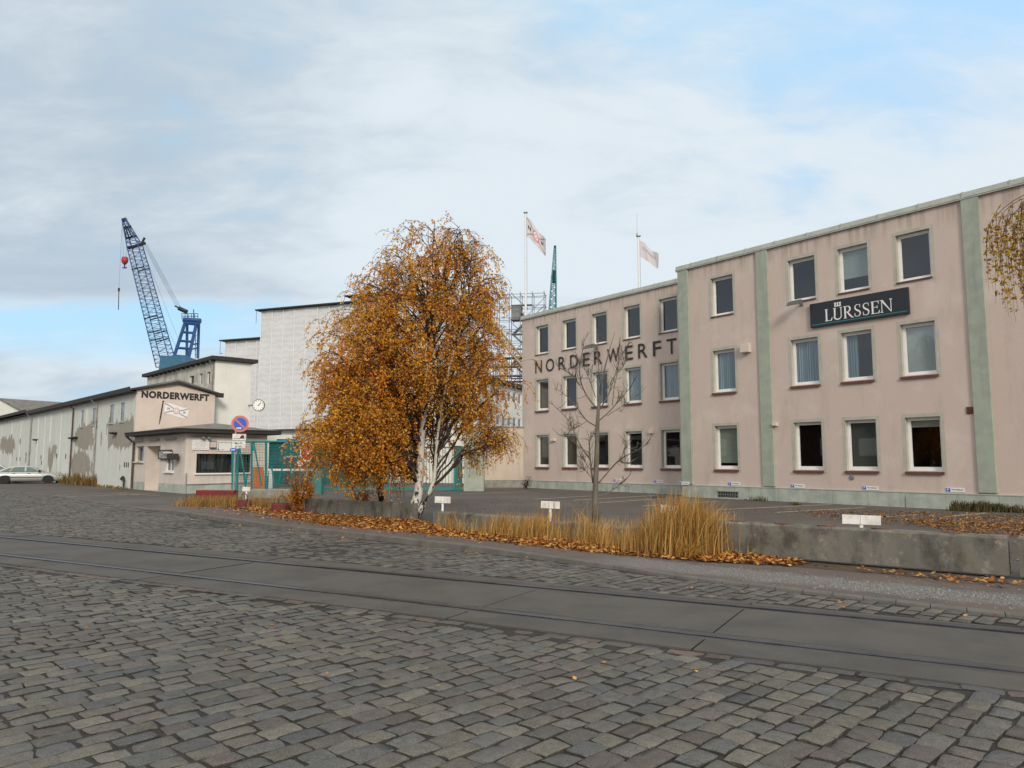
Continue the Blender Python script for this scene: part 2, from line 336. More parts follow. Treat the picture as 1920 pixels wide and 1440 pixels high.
# ------------------------------------------------------------------ building blocks
class MB:
    def __init__(s): s.v = []; s.f = []; s.m = []; s.cm = 0
    def add(s, vs, fs):
        o = len(s.v); s.v += [tuple(map(float, p)) for p in vs]; s.f += [tuple(i+o for i in f) for f in fs]; s.m += [s.cm]*len(fs); return s
    def box(s, x0, x1, y0, y1, z0, z1):
        return s.add([(x0, y0, z0), (x1, y0, z0), (x1, y1, z0), (x0, y1, z0), (x0, y0, z1), (x1, y0, z1), (x1, y1, z1), (x0, y1, z1)],
                     [(0, 3, 2, 1), (4, 5, 6, 7), (0, 1, 5, 4), (1, 2, 6, 5), (2, 3, 7, 6), (3, 0, 4, 7)])
    def quad(s, *p): return s.add(p, [tuple(range(len(p)))])
    def bar(s, a, b, r=.02, n=6, r2=None):
        return s.tube([a, b], [r, r if r2 is None else r2], n)
    def tube(s, pts, rad, n=6, cap=True):
        pts = [np.asarray(p, float) for p in pts]
        if not hasattr(rad, '__len__'): rad = [rad]*len(pts)
        vs = []; fs = []
        for i, p in enumerate(pts):
            d = pts[min(i+1, len(pts)-1)] - pts[max(i-1, 0)]; L = np.linalg.norm(d); d = d/L if L > 1e-9 else np.array([0, 0, 1.])
            ref = np.array([0, 0, 1.]) if abs(d[2]) < .9 else np.array([1., 0, 0])
            u = np.cross(d, ref); u /= np.linalg.norm(u); q = np.cross(d, u)
            for k in range(n):
                a = 2*math.pi*k/n; vs.append(p + rad[i]*(math.cos(a)*u + math.sin(a)*q))
        for i in range(len(pts)-1):
            for k in range(n):
                a = i*n+k; b = i*n+(k+1) % n; fs.append((a, b, b+n, a+n))
        if cap: fs.append(tuple(range(n-1, -1, -1))); fs.append(tuple((len(pts)-1)*n+k for k in range(n)))
        return s.add(vs, fs)
    def prism(s, poly, y0, y1):
        """polygon in the x,z plane given a thickness along y"""
        n = len(poly); vs = [(p[0], y0, p[1]) for p in poly] + [(p[0], y1, p[1]) for p in poly]
        fs = [tuple(range(n)), tuple(range(2*n-1, n-1, -1))] + [(i, i+n, (i+1) % n + n, (i+1) % n) for i in range(n)]
        return s.add(vs, fs)
    def lathe(s, prof, c=(0, 0, 0), n=24, axis='z'):
        vs = []; fs = []
        for r, z in prof:
            for k in range(n):
                a = 2*math.pi*k/n; p = (r*math.cos(a), r*math.sin(a), z)
                if axis == 'y': p = (p[0], z, p[1])
                if axis == 'x': p = (z, p[0], p[1])
                vs.append((c[0]+p[0], c[1]+p[1], c[2]+p[2]))
        for i in range(len(prof)-1):
            for k in range(n):
                a = i*n+k; b = i*n+(k+1) % n; fs.append((a, b, b+n, a+n))
        fs.append(tuple(range(n-1, -1, -1))); fs.append(tuple((len(prof)-1)*n+k for k in range(n)))
        return s.add(vs, fs)
    def build(s, name, mats, parent=None, smooth=False, bevel=0.0):
        me = bpy.data.meshes.new(name); me.from_pydata(s.v, [], s.f)
        ms = mats if isinstance(mats, (list, tuple)) else [mats]
        for m in ms: me.materials.append(MT[m] if isinstance(m, str) else m)
        if len(ms) > 1: me.polygons.foreach_set('material_index', s.m)
        bm = bmesh.new(); bm.from_mesh(me)
        if bevel:
            bmesh.ops.remove_doubles(bm, verts=bm.verts, dist=1e-5)
            bmesh.ops.bevel(bm, geom=[e for e in bm.edges if e.is_manifold and e.calc_face_angle(0) > .5], offset=bevel, segments=2, profile=.5, affect='EDGES', clamp_overlap=True)
        bmesh.ops.recalc_face_normals(bm, faces=bm.faces); bm.to_mesh(me); bm.free()
        if smooth: me.polygons.foreach_set('use_smooth', [True]*len(me.polygons))
        o = bpy.data.objects.new(name, me); col.objects.link(o)
        if parent: o.parent = parent
        return o

def raw(name, V, F, cols, mat_name, parent=None, smooth=False):
    """numpy mesh: V (n,3), F list of equal length index rows or (quads, tris), one colour per face"""
    me = bpy.data.meshes.new(name)
    Fs = F if isinstance(F, list) else [F]
    loops = np.concatenate([f.ravel() for f in Fs]); tot = np.concatenate([np.full(len(f), f.shape[1]) for f in Fs])
    start = np.concatenate([[0], np.cumsum(tot)[:-1]])
    me.vertices.add(len(V)); me.vertices.foreach_set('co', np.asarray(V, np.float32).ravel())
    me.loops.add(len(loops)); me.loops.foreach_set('vertex_index', loops.astype(np.int32))
    me.polygons.add(len(tot)); me.polygons.foreach_set('loop_start', start.astype(np.int32)); me.polygons.foreach_set('loop_total', tot.astype(np.int32))
    me.update(calc_edges=True)
    if cols is not None:
        a = me.attributes.new('col', 'FLOAT_COLOR', 'FACE')
        c = np.ones((len(tot), 4), np.float32); c[:, :3] = cols; a.data.foreach_set('color', c.ravel())
    me.materials.append(MT[mat_name])
    if smooth is not False: me.polygons.foreach_set('use_smooth', np.ones(len(tot), bool) if smooth is True else smooth)
    o = bpy.data.objects.new(name, me); col.objects.link(o)
    if parent: o.parent = parent
    return o

def tag(o, label=None, cat=None, group=None, kind=None):
    for k, v in (('label', label), ('category', cat), ('group', group), ('kind', kind)):
        if v: o[k] = v
    return o
def thing(name, label, cat, loc=(0, 0, 0), rz=0.0, group=None):
    o = bpy.data.objects.new(name, None); o.empty_display_size = .3; col.objects.link(o)
    o.location = tuple(map(float, loc)); o.rotation_euler = (0, 0, rz); return tag(o, label, cat, group)
def struct(o): o['kind'] = 'structure'; return o
def dup(root, loc, rz, label, group=None):
    r = root.copy(); col.objects.link(r); r.location = tuple(map(float, loc)); r.rotation_euler = (0, 0, rz); r['label'] = label
    if group: r['group'] = group
    for ch in root.children:
        c = ch.copy(); col.objects.link(c); c.parent = r
        for g in ch.children:
            d = g.copy(); col.objects.link(d); d.parent = c
    return r

def text2d(s, bold=0.0, space=1.0):
    """built-in lettering as flat polygons scaled to height 1; returns (verts, faces, width)"""
    cu = bpy.data.curves.new('t', 'FONT'); cu.body = s; cu.offset = bold; cu.space_character = space; cu.resolution_u = 4; cu.size = 1
    o = bpy.data.objects.new('t', cu); col.objects.link(o)
    dg = bpy.context.evaluated_depsgraph_get(); me = bpy.data.meshes.new_from_object(o.evaluated_get(dg))
    V = np.array([v.co[:2] for v in me.vertices]); Fc = [tuple(p.vertices) for p in me.polygons]
    bpy.data.objects.remove(o); bpy.data.curves.remove(cu); bpy.data.meshes.remove(me)
    lo = V.min(0); hi = V.max(0); h = hi[1]-lo[1]; V = (V-lo)/h
    return V, Fc, (hi[0]-lo[0])/h
def put_text(mb, s, x0, x1, z0, z1, y, bold=0.0, space=1.0, cap=None):
    """lettering filling x0..x1, z0..z1 on the plane y (facing -y)"""
    V, Fc, wd = text2d(s, bold, space)
    mb.add([(x0+(x1-x0)*p[0]/wd, y, z0+(z1-z0)*p[1]) for p in V], Fc)

def wall_holes(mb, x0, x1, z0, z1, y, holes, depth):
    """facade plane at y facing -y with rectangular openings and their reveals"""
    xs = sorted({x0, x1, *[h[0] for h in holes], *[h[1] for h in holes]}); zs = sorted({z0, z1, *[h[2] for h in holes], *[h[3] for h in holes]})
    for i in range(len(xs)-1):
        for j in range(len(zs)-1):
            a, b, c, d = xs[i], xs[i+1], zs[j], zs[j+1]; mx, mz = (a+b)/2, (c+d)/2
            if any(h[0] < mx < h[1] and h[2] < mz < h[3] for h in holes): continue
            mb.quad((a, y, c), (b, y, c), (b, y, d), (a, y, d))
    for a, b, c, d in holes:
        mb.quad((a, y, c), (a, y, d), (a, y+depth, d), (a, y+depth, c)); mb.quad((b, y, c), (b, y+depth, c), (b, y+depth, d), (b, y, d))
        mb.quad((a, y, d), (b, y, d), (b, y+depth, d), (a, y+depth, d)); mb.quad((a, y, c), (a, y+depth, c), (b, y+depth, c), (b, y, c))

# ------------------------------------------------------------------ ground, road, rails, kerb
RD = np.array([.871, -.491]); RM = np.array([.491, .871])      # along the rails, across them
RD /= np.linalg.norm(RD); RM = np.array([-RD[1], RD[0]])
def SV(s, v, z=0.0): p = RD*s + RM*v; return (p[0], p[1], z)
KS = np.array([-120, -60, -41.15, -32.94, -20.8, -13.13, -10.44, -5.93, -3.83, -2.89, -.34, .66, 6, 30])
KV = np.array([37, 24.9, 20.43, 18.48, 14.63, 12.1, 11.56, 10.51, 9.95, 9.57, 9.01, 8.80, 8.45, 8.4])
def kerb_v(s): return np.interp(s, KS, KV)
def kerb_z(s): return float(np.interp(s, [-30, -21.5, -19, -7, -3, 0], [.012, .012, .085, .085, .025, .018]))
def strip_far(s): return float(np.interp(s, [-10, .6], [8.66, 8.27]))
V_NEAR = 6.07

def sheet(name, poly, z, m, kind='structure', jitter=0.0, step=.25):
    """flat polygon, edges optionally roughened"""
    P = [np.array(p[:2], float) for p in poly]
    if jitter:
        Q = []
        for i, p in enumerate(P):
            q = P[(i+1) % len(P)]; k = max(1, int(np.linalg.norm(q-p)/step))
            for j in range(k): Q.append(p+(q-p)*j/k + rng.normal(0, jitter, 2))
        P = Q
    bm = bmesh.new(); vs = [bm.verts.new((p[0], p[1], z)) for p in P]; bm.faces.new(vs); bmesh.ops.triangulate(bm, faces=bm.faces)
    bmesh.ops.recalc_face_normals(bm, faces=bm.faces)
    if bm.faces[:][0].normal.z < 0: bmesh.ops.reverse_faces(bm, faces=bm.faces)
    me = bpy.data.meshes.new(name); bm.to_mesh(me); bm.free(); me.materials.append(MT[m])
    o = bpy.data.objects.new(name, me); col.objects.link(o); o['kind'] = kind; return o

sheet('ground', [(-1500, -300), (1500, -300), (1500, 2500), (-1500, 2500)], -.08, 'ground_far')
# bedding under the setts
sgrid = list(np.linspace(-70, 14, 85))
sheet('road_bed', [SV(-70, -6), SV(14, -6)] + [SV(s, kerb_v(s)+.04) for s in sgrid[::-1]], -.0125, 'joint_soil')
# yard and parking asphalt behind the kerb
sheet('yard_asphalt', [SV(s, kerb_v(s)+.06) for s in sgrid] + [(60, 20), (90, 160), (-140, 160), (-140, 90)], 0.0, 'yard')
# concrete track strip with joints and two grooved rails
def sstrip(mb, s0, s1, va, vb, z0, z1, n=1):
    for i in range(n):
        a = s0+(s1-s0)*i/n; b = s0+(s1-s0)*(i+1)/n
        fa = va if callable(va) else (lambda s: va); fb = vb if callable(vb) else (lambda s: vb)
        p = [SV(a, fa(a), z0), SV(b, fa(b), z0), SV(b, fb(b), z0), SV(a, fb(a), z0)]; q = [(x, y, z1) for x, y, _ in p]
        mb.add(p+q, [(4, 5, 6, 7), (0, 1, 5, 4), (2, 3, 7, 6)])
mb = MB()
JO = [-1.77 - 2.37*k for k in range(-6, 30)]
edges = sorted(JO)
for a, b in zip(edges[:-1], edges[1:]):
    for va, vb in ((V_NEAR, 6.47), (6.74, 7.955), (8.22, strip_far)):
        dz = rng.uniform(-.003, .003); sstrip(mb, a+.006, b-.006, va, vb, -.06, dz, 1)
struct(mb.build('track_slab', 'slab'))
for v in (6.60, 8.09):
    mb = MB(); sstrip(mb, -68, 13, v-.038, v+.032, -.07, .007); struct(mb.build('rail', 'rail_steel'))
mb = MB()
for v in (6.60, 8.09):
    sstrip(mb, -68, 13, v-.072, v-.038, -.05, -.014) if v > 7 else sstrip(mb, -68, 13, v+.032, v+.066, -.05, -.014)
struct(mb.build('rail_groove', 'groove'))
mb = MB()
for v in (6.60, 8.09):
    a_, b_ = (.131, .073) if v > 7 else (.129, .039); c_, d_ = (.033, .129) if v > 7 else (.067, .139)
    for i in range(80): s0_ = -68+i*81/80; h_ = rng.uniform(-.006, -.001); sstrip(mb, s0_, s0_+81/80, v-a_, v-b_, -.05, h_); sstrip(mb, s0_, s0_+81/80, v+c_, v+d_, -.05, h_)
struct(mb.build('rail_filling', 'rail_fill'))

# setts, each its own rounded stone
A_ROW = R(46.0)
E1 = np.array([math.cos(A_ROW), math.sin(A_ROW)]); E2 = np.array([-E1[1], E1[0]])
PAL = np.array([(.128, .124, .112), (.108, .110, .108), (.142, .132, .108), (.126, .108, .098), (.160, .149, .124), (.092, .097, .100), (.120, .116, .104)])*1.08
PAL = (PAL*.66 + PAL.mean(0)*.34)*1.0*np.array([1.01, 1.0, .97])
def setts(name, inside, bounds, k, seed, wid=.158, length=(.17, .255), ang0=A_ROW, pal=PAL, wobble=1.0):
    E1 = np.array([math.cos(ang0), math.sin(ang0)]); E2 = np.array([-E1[1], E1[0]])
    r = np.random.default_rng(seed); u0, u1, w0, w1 = bounds
    rows = np.arange(w0, w1, wid); cs = []; dims = []; ang = []
    for j, wv in enumerate(rows):
        bend = .05*math.sin(wv*.9+1)
        L = r.uniform(*length, int((u1-u0)/length[0])+2); e = np.cumsum(L) + u0 + r.uniform(0, .2); keep = e < u1
        for l, q in zip(L[keep], e[keep]):
            wob = wobble*(.022*math.sin(q*.55+j*.13)+.010*math.sin(q*1.7+j*.05))
            p = E1*(q-l/2) + E2*(wv+wob)
            if inside(p): cs.append(p); dims.append((l/2-r.uniform(.003, .0095), wid/2-r.uniform(.003, .0085))); ang.append(r.normal(0, .022))
    cs = np.array(cs); dims = np.array(dims); ang = np.array(ang); N = len(cs)
    g = np.array([-1, -.985, -.93, -.4, .4, .93, .985, 1]) if k == 8 else np.array([-1, -.98, -.88, .88, .98, 1])
    A2, B2 = np.meshgrid(g, g); A2 = A2.ravel(); B2 = B2.ravel()
    edge = np.maximum(abs(A2), abs(B2)) > .99
    co = r.normal(0, .075, (N, 4, 2))
    wts = np.stack([(1-A2)*(1-B2), (1+A2)*(1-B2), (1+A2)*(1+B2), (1-A2)*(1+B2)], 1)/4
    off = np.einsum('kc,ncd->nkd', wts, co)
    rr = 1 - .045*(A2*A2)*(B2*B2) ; rr2 = rr
    lx = dims[:, :1]*(A2*rr2)[None] + off[:, :, 0]*dims[:, :1]; ly = dims[:, 1:]*(B2*rr2)[None] + off[:, :, 1]*dims[:, 1:]
    rim = np.maximum(abs(A2), abs(B2)) > .9; jx = r.normal(0, .0032, lx.shape)*rim; jy = r.normal(0, .0032, ly.shape)*rim; lx += jx; ly += jy
    ca, sa = np.cos(ang0+ang)[:, None], np.sin(ang0+ang)[:, None]
    px = cs[:, :1] + lx*ca - ly*sa; py = cs[:, 1:] + lx*sa + ly*ca
    m2 = np.maximum(abs(A2), abs(B2))
    z = -.0042*(np.abs(A2)**20+np.abs(B2)**20)[None] - .0012*(A2**2+B2**2)[None] + r.normal(0, .0022, (N, 1)) + r.normal(0, .016, (N, 1))*lx + r.normal(0, .022, (N, 1))*ly
    z = z + r.normal(0, .0011, z.shape) - .002 + .008*np.sin(px*.8+1)*np.sin(py*.6)
    z = np.where(edge[None], -.036, z)
    V = np.stack([px, py, z], 2).reshape(-1, 3)
    q = []
    for a in range(k-1):
        for b in range(k-1): i = a*k+b; q.append((i, i+1, i+k+1, i+k))
    q = np.array(q); F = (q[None]+(np.arange(N)*k*k)[:, None, None]).reshape(-1, 4)
    patch = np.sin(cs[:, 0]*1.3+2)*np.sin(cs[:, 1]*.9)+r.normal(0, .9, N)
    idx = np.clip(((patch+2.2)/4.4*len(pal)).astype(int), 0, len(pal)-1); idx = np.where(r.random(N) < .5, r.integers(0, len(pal), N), idx)
    c = pal[idx]*r.uniform(.80, 1.2, (N, 1))
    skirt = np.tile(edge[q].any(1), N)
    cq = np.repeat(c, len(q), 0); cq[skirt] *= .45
    return struct(raw(name, V, F, cq, 'stone', smooth=~skirt))
def sv_of(p): return p@RD, p@RM
def near_in(p):
    s, v = sv_of(p); return v < V_NEAR-.19 and p[1] > 1.6 and v > -1 and -26 < s < 7
def far_in(p):
    s, v = sv_of(p); return strip_far(s)+.09 < v < kerb_v(s)-.06 and -50 < s < 9
def near_bounds(lim):
    c = np.array([[p@E1, p@E2] for p in lim]); return c[:, 0].min(), c[:, 0].max(), c[:, 1].min(), c[:, 1].max()
nb = near_bounds([np.array(p) for p in [(-22, 18), (8, 1), (-8, 1), (6, 6), (-24, 20)]])
def nearA(p): return near_in(p) and np.hypot(*p) < 9
def nearB(p): return near_in(p) and np.hypot(*p) >= 9
setts('cobbled_road', nearA, nb, 8, 3)
setts('cobbled_road', nearB, nb, 6, 4)
fb = near_bounds([np.array(SV(s, v)[:2]) for s, v in ((-50, 8), (-50, 24), (9, 8), (9, 9))])
setts('cobbled_road', far_in, fb, 6, 5)
# edging course along the near side of the slab
EDGE = np.array([(.135, .105, .092), (.12, .112, .10), (.10, .098, .096), (.15, .11, .095)])
A_RD = math.atan2(RD[1], RD[0])
setts('edging_course', lambda p: V_NEAR-.17 < sv_of(p)[1] < V_NEAR-.03 and -26 < sv_of(p)[0] < 7, (-26, 7, V_NEAR-.085, V_NEAR-.08), 8, 9, wid=.135, length=(.20, .34), ang0=A_RD, pal=EDGE, wobble=.3)
# kerb stones and pavement
mb = MB(); s = -60.0
while s < 12:
    L = 1.0 if s < -3 else .32
    a, b = s+.002, s+L-.002; wdt = .14 if s < -3 else .15
    za, zb = kerb_z(a), kerb_z(b); va, vb = kerb_v(a), kerb_v(b); j = rng.normal(0, .006)
    p = [SV(a, va+j, -.05), SV(b, vb+j, -.05), SV(b, vb+wdt+j, -.05), SV(a, va+wdt+j, -.05), SV(a, va+j+.015, za), SV(b, vb+j+.015, zb), SV(b, vb+wdt+j, zb+.004), SV(a, va+wdt+j, za+.004)]
    mb.add(p, [(4, 5, 6, 7), (0, 1, 5, 4), (1, 2, 6, 5), (2, 3, 7, 6), (3, 0, 4, 7)]); s += L
struct(mb.build('kerb', 'kerb', bevel=.008))
WS = np.array([-22.89, -16.46, -12.59, -9.66, -6.67, -4.38, -2.99, -1.76, -.39, .71, 3, 12]); WV = np.array([17.32, 14.76, 13.2, 12.63, 11.83, 11.39, 11.3, 11.3, 11.1, 11.0, 10.9, 10.9])
mb = MB(); ss = np.linspace(-22.9, 12, 150); rows = []
for s in ss:
    va = kerb_v(s)+.14; vb = np.interp(s, WS, WV)+.35; vb = max(vb, va+.15); zk = kerb_z(s)
    rows.append([SV(s, va, zk-.004), SV(s, va+(vb-va)*.35, zk*.8+.004), SV(s, va+(vb-va)*.75, zk*.35+.008), SV(s, vb, .009)])
vs = [p for r_ in rows for p in r_]; fs = []
for i in range(len(rows)-1):
    for k in range(3): fs.append((i*4+k, (i+1)*4+k, (i+1)*4+k+1, i*4+k+1))
struct(mb.add(vs, fs).build('pavement', 'pavement', smooth=True))
verge_front = [np.array(SV(s_, v_+.05)[:2]) for s_, v_ in zip(WS[:-2], WV[:-2])]
verge_back = [G(*a)[:2] for a in ((1893, 1090), (1340, 1040), (1000, 992), (812, 978), (770, 968), (570, 955), (437, 935), (352, 930))]
sheet('verge_soil', verge_front + [np.array(p) for p in verge_back], .016, 'soil', jitter=.06)

# thin painted bay lines on the yard
mb = MB()
for a, b in [((-2.31, 34.35), (.65, 36.7)), ((.84, 29.6), (3.42, 32.28)), ((2.34, 28.81), (6.26, 32.77)), ((3.05, 27.0), (6.77, 30.88)), ((4.34, 25.1), (7.63, 28.05)), ((6.31, 23.21), (11.02, 26.01)), ((7.69, 22.02), (11.3, 24.25)), ((9.81, 20.16), (11.34, 21.15)), ((11.95, 20.55), (13.69, 21.79)), ((-19.9, 32.6), (-18.2, 36.2)), ((-18.6, 31.3), (-16.4, 35.4)), ((-17.9, 34.3), (-15.3, 32.7))]:
    a = np.array(a); b = np.array(b); d = (b-a)/np.linalg.norm(b-a); n_ = np.array([-d[1], d[0]])*.075
    mb.quad((*(a-n_), .005), (*(b-n_), .005), (*(b+n_), .005), (*(a+n_), .005))
struct(mb.build('bay_marking', 'road_line'))

# ------------------------------------------------------------------ the pink office building at the right
TH = .65952; A_OFF = TH - math.pi/2
nO = np.array([math.cos(TH), math.sin(TH)]); dO = np.array([-math.sin(TH), math.cos(TH)])
O0 = nO*25.108 + dO*20.61
office = thing('office_building', 'long pink three storey office building with pale green pilasters and red window sills', 'building', (*O0, 0), A_OFF)
YR = 1.376                                          # the rear section stands back by this much
colsF = {'A': (1.66, 2.73), 'B': (5.19, 6.28), 'C': (7.15, 8.24), 'D': (9.19, 10.28)}
colsR = {'a': (-11.36, -10.30), 'b': (-9.12, -8.05), 'c': (-6.85, -5.77), 'd': (-4.61, -3.54), 'e': (-2.35, -1.27)}
FLO = {1: (1.18, 2.90), 2: (4.27, 5.975), 3: (7.40, 9.0)}
KIND = {'A3': 'plain', 'A2': 'curtain', 'A1': ('blind_green', .86), 'B3': 'plain', 'B2': 'curtain', 'B1': 'plain', 'C3': ('blind_slats', .66), 'C2': 'half_curtain', 'C1': ('blind_dark', .93),
        'D3': 'plain', 'D2': ('blind_pale', 1.0), 'D1': ('blind_green', .14), 'e3': 'plain', 'e2': 'curtain', 'e1': 'plain', 'd3': 'plain', 'd2': 'curtain', 'd1': 'plain', 'c3': 'plain', 'c2': 'half_curtain',
        'c1': 'plain', 'b3': 'plain', 'b2': 'plain', 'b1': 'brown', 'a3': 'plain', 'a2': 'brown', 'a1': 'brown'}
def add_window(parent, x0, x1, z0, z1, y, kind, thick, surround='surround_paint'):
    f = .065; yf = y+.16
    m = MB()
    for a in ((x0, x0+f, z0, z1), (x1-f, x1, z0, z1), (x0+f, x1-f, z0, z0+f+.02), (x0+f, x1-f, z1-f, z1)): m.box(a[0], a[1], yf, yf+.07, a[2], a[3])
    g = f+.002
    for a in ((x0+g, x0+g+.035, z0+g+.02, z1-g), (x1-g-.035, x1-g, z0+g+.02, z1-g), (x0+g+.035, x1-g-.035, z0+g+.02, z0+g+.055), (x0+g+.035, x1-g-.035, z1-g-.035, z1-g)): m.box(a[0], a[1], yf+.018, yf+.062, a[2], a[3])
    wd = m.build('window', 'white_pvc', parent)
    MB().quad((x0+f+.03, yf+.045, z0+f), (x1-f-.03, yf+.045, z0+f), (x1-f-.03, yf+.045, z1-f), (x0+f+.03, yf+.045, z1-f)).build('pane', 'glass', wd)
    m = MB()
    if thick:
        m.add([(x0-.01, y+.155, z0-.002), (x1+.01, y+.155, z0-.002), (x1+.05, y-.07, z0-.035), (x0-.05, y-.07, z0-.035), (x0-.01, y+.155, z0-.02), (x1+.01, y+.155, z0-.02), (x1+.05, y-.07, z0-.115), (x0-.05, y-.07, z0-.115)],
              [(0, 3, 2, 1), (4, 5, 6, 7), (0, 1, 5, 4), (1, 2, 6, 5), (2, 3, 7, 6), (3, 0, 4, 7)])
    else: m.box(x0-.02, x1+.02, y-.05, y+.155, z0-.045, z0-.002)
    m.build('sill', 'sill_tile', wd)
    if surround:
        b = .11; m = MB(); yo = y-.004
        m.quad((x0-b, yo, z0-.12), (x0, yo, z0-.12), (x0, yo, z1), (x0-b, yo, z1)); m.quad((x1, yo, z0-.12), (x1+b, yo, z0-.12), (x1+b, yo, z1), (x1, yo, z1))
        m.quad((x0-b, yo, z1), (x1+b, yo, z1), (x1+b, yo, z1+b), (x0-b, yo, z1+b))
        e = .004
        m.quad((x0+e, yo, z0), (x0+e, yo, z1-e), (x0+e, yf, z1-e), (x0+e, yf, z0)); m.quad((x1-e, yo, z0), (x1-e, yf, z0), (x1-e, yf, z1-e), (x1-e, yo, z1-e)); m.quad((x0, yo, z1-e), (x1, yo, z1-e), (x1, yf, z1-e), (x0, yf, z1-e))
        m.build('surround', surround, wd)
    yc = yf+.11
    if kind in ('curtain', 'half_curtain', 'brown'):
        m = MB(); xe = x1-.05 if kind != 'half_curtain' else x0+(x1-x0)*.42
        N = 40; zt = z1-.05 if kind != 'brown' else z0+(z1-z0)*.95
        pts = [(x0+.05+(xe-x0-.05)*i/N, yc+.03*math.sin(i*1.9)+.01*math.sin(i*.7)) for i in range(N+1)]
        for i in range(N): m.quad((*pts[i], z0+.05), (*pts[i+1], z0+.05), (*pts[i+1], zt), (*pts[i], zt))
        m.build('curtain', 'curtain_brown' if kind == 'brown' else 'curtain', wd)
    elif isinstance(kind, tuple):
        h = (z1-z0-.1)*kind[1]; m = MB().box(x0+.05, x1-.05, yc-.02, yc-.012, z1-.06-h, z1-.06); m.box(x0+.05, x1-.05, yc-.03, yc-.004, z1-.09-h, z1-.06-h)
        m.build('blind', kind[0], wd)
    return wd
holesF = [(a[0], a[1], FLO[k][0], FLO[k][1]) for a in colsF.values() for k in FLO]
holesR = [(a[0], a[1], FLO[k][0], FLO[k][1]) for a in colsR.values() for k in FLO]
XE, XL, DEP = 24.0, -12.59, 11.0
mb = MB()
wall_holes(mb, 0, XE, .0, 9.64, 0, holesF, .3)
wall_holes(mb, XL, 0, .0, 9.56, YR, holesR, .3)
mb.quad((0, 0, 0), (0, 0, 9.64), (0, YR, 9.64), (0, YR, 0)); mb.quad((XL, YR, 0), (XL, YR, 9.56), (XL, DEP, 9.56), (XL, DEP, 0)); mb.quad((XE, 0, 0), (XE, DEP, 0), (XE, DEP, 9.64), (XE, 0, 9.64)); mb.quad((XL, DEP, 0), (XL, DEP, 9.56), (XE, DEP, 9.56), (XE, DEP, 0))
mb.build('wall', 'pink_stucco', office)
mb = MB(); mb.box(.02, XE-.02, .05, DEP-.05, 9.60, 9.63); mb.box(XL+.02, .02, YR+.05, DEP-.05, 9.52, 9.55); mb.build('roof', 'roof_felt', office)
mb = MB()                                           # rooms behind the windows: floors and a back wall
mb.box(XL+.3, XE-.3, 4.6, 4.7, .1, 9.4)
for z in (.55, 3.55, 6.75, 9.35): mb.box(.3, XE-.3, .32, 4.59, z, z+.12); mb.box(XL+.3, .29, YR+.32, 4.59, z, z+.12)
for x in (3.6, 6.75, 8.7, 13.0): mb.box(x, x+.1, .33, 4.58, .68, 9.3)
for x in (-9.6, -7.4, -5.1, -2.9, -.9): mb.box(x, x+.1, YR+.33, 4.58, .68, 9.3)
mb.build('room', 'room', office)
mb = MB()
def coping(x0, x1, y, z0, z1):
    mb.add([(x0, y-.07, z0), (x1, y-.07, z0), (x1, y-.05, z1), (x0, y-.05, z1), (x0, y+.35, z0), (x1, y+.35, z0), (x1, y+.35, z1-.02), (x0, y+.35, z1-.02)], [(0, 1, 2, 3), (3, 2, 6, 7), (4, 7, 6, 5), (0, 3, 7, 4), (1, 5, 6, 2), (0, 4, 5, 1)])
    mb.box(x0, x1, y-.085, y-.068, z0+.045, z0+.075); mb.box(x0, x1, y-.088, y-.071, z0-.005, z0+.012)
    x = x0+.9
    while x < x1:
        mb.box(x-.035, x+.035, y-.081, y-.052, z0+.02, z1+.006); mb.box(x+.35, x+.37, y-.085, y-.05, z0+.1, z0+.12); x += 1.32
coping(-.12, XE, 0, 9.64, 9.865); coping(XL-.07, -.12, YR, 9.56, 9.785)
mb.box(-.115, -.07, 0.352, YR-.1, 9.642, 9.86)
mb.build('coping', 'coping_metal', office)
for x0, x1 in ((-.02, .52), (3.85, 4.36), (11.27, 11.77)):
    MB().box(x0, x1, -.07, .02, .54, 9.63).build('pilaster', 'green_stucco', office, bevel=.008)
mb = MB(); x = -.04
PX = [-.04, 2.2, 4.35, 6.6, 9.1, 10.32, 11.8, 14.2, 17, 20, XE]
for a, b in zip(PX[:-1], PX[1:]): mb.box(a+.004, b-.004, -.045, .01, -.02, .47)
mb.box(9.12, 10.3, -.075, -.046, .0, .36)
for a, b in zip([XL, -11.3, -9.6, -8.0, -6.3, -4.4, -2.6, -1.2], [-11.3, -9.6, -8.0, -6.3, -4.4, -2.6, -1.2, -.05]): mb.box(a+.004, b-.004, YR-.045, YR+.01, -.02, .40)
mb.build('plinth', 'plinth_paint', office)
mb = MB(); mb.box(-.05, XE, -.06, .005, .474, .50); mb.box(XL, -.06, YR-.06, YR+.005, .404, .43); mb.build('ledge', 'coping_metal', office)
for c, (a, b) in colsF.items():
    for k, (z0, z1) in FLO.items(): add_window(office, a, b, z0, z1, 0, KIND[c+str(k)], k < 3)
for c, (a, b) in colsR.items():
    for k, (z0, z1) in FLO.items(): add_window(office, a, b, z0, z1, YR, KIND[c+str(k)], k < 3)
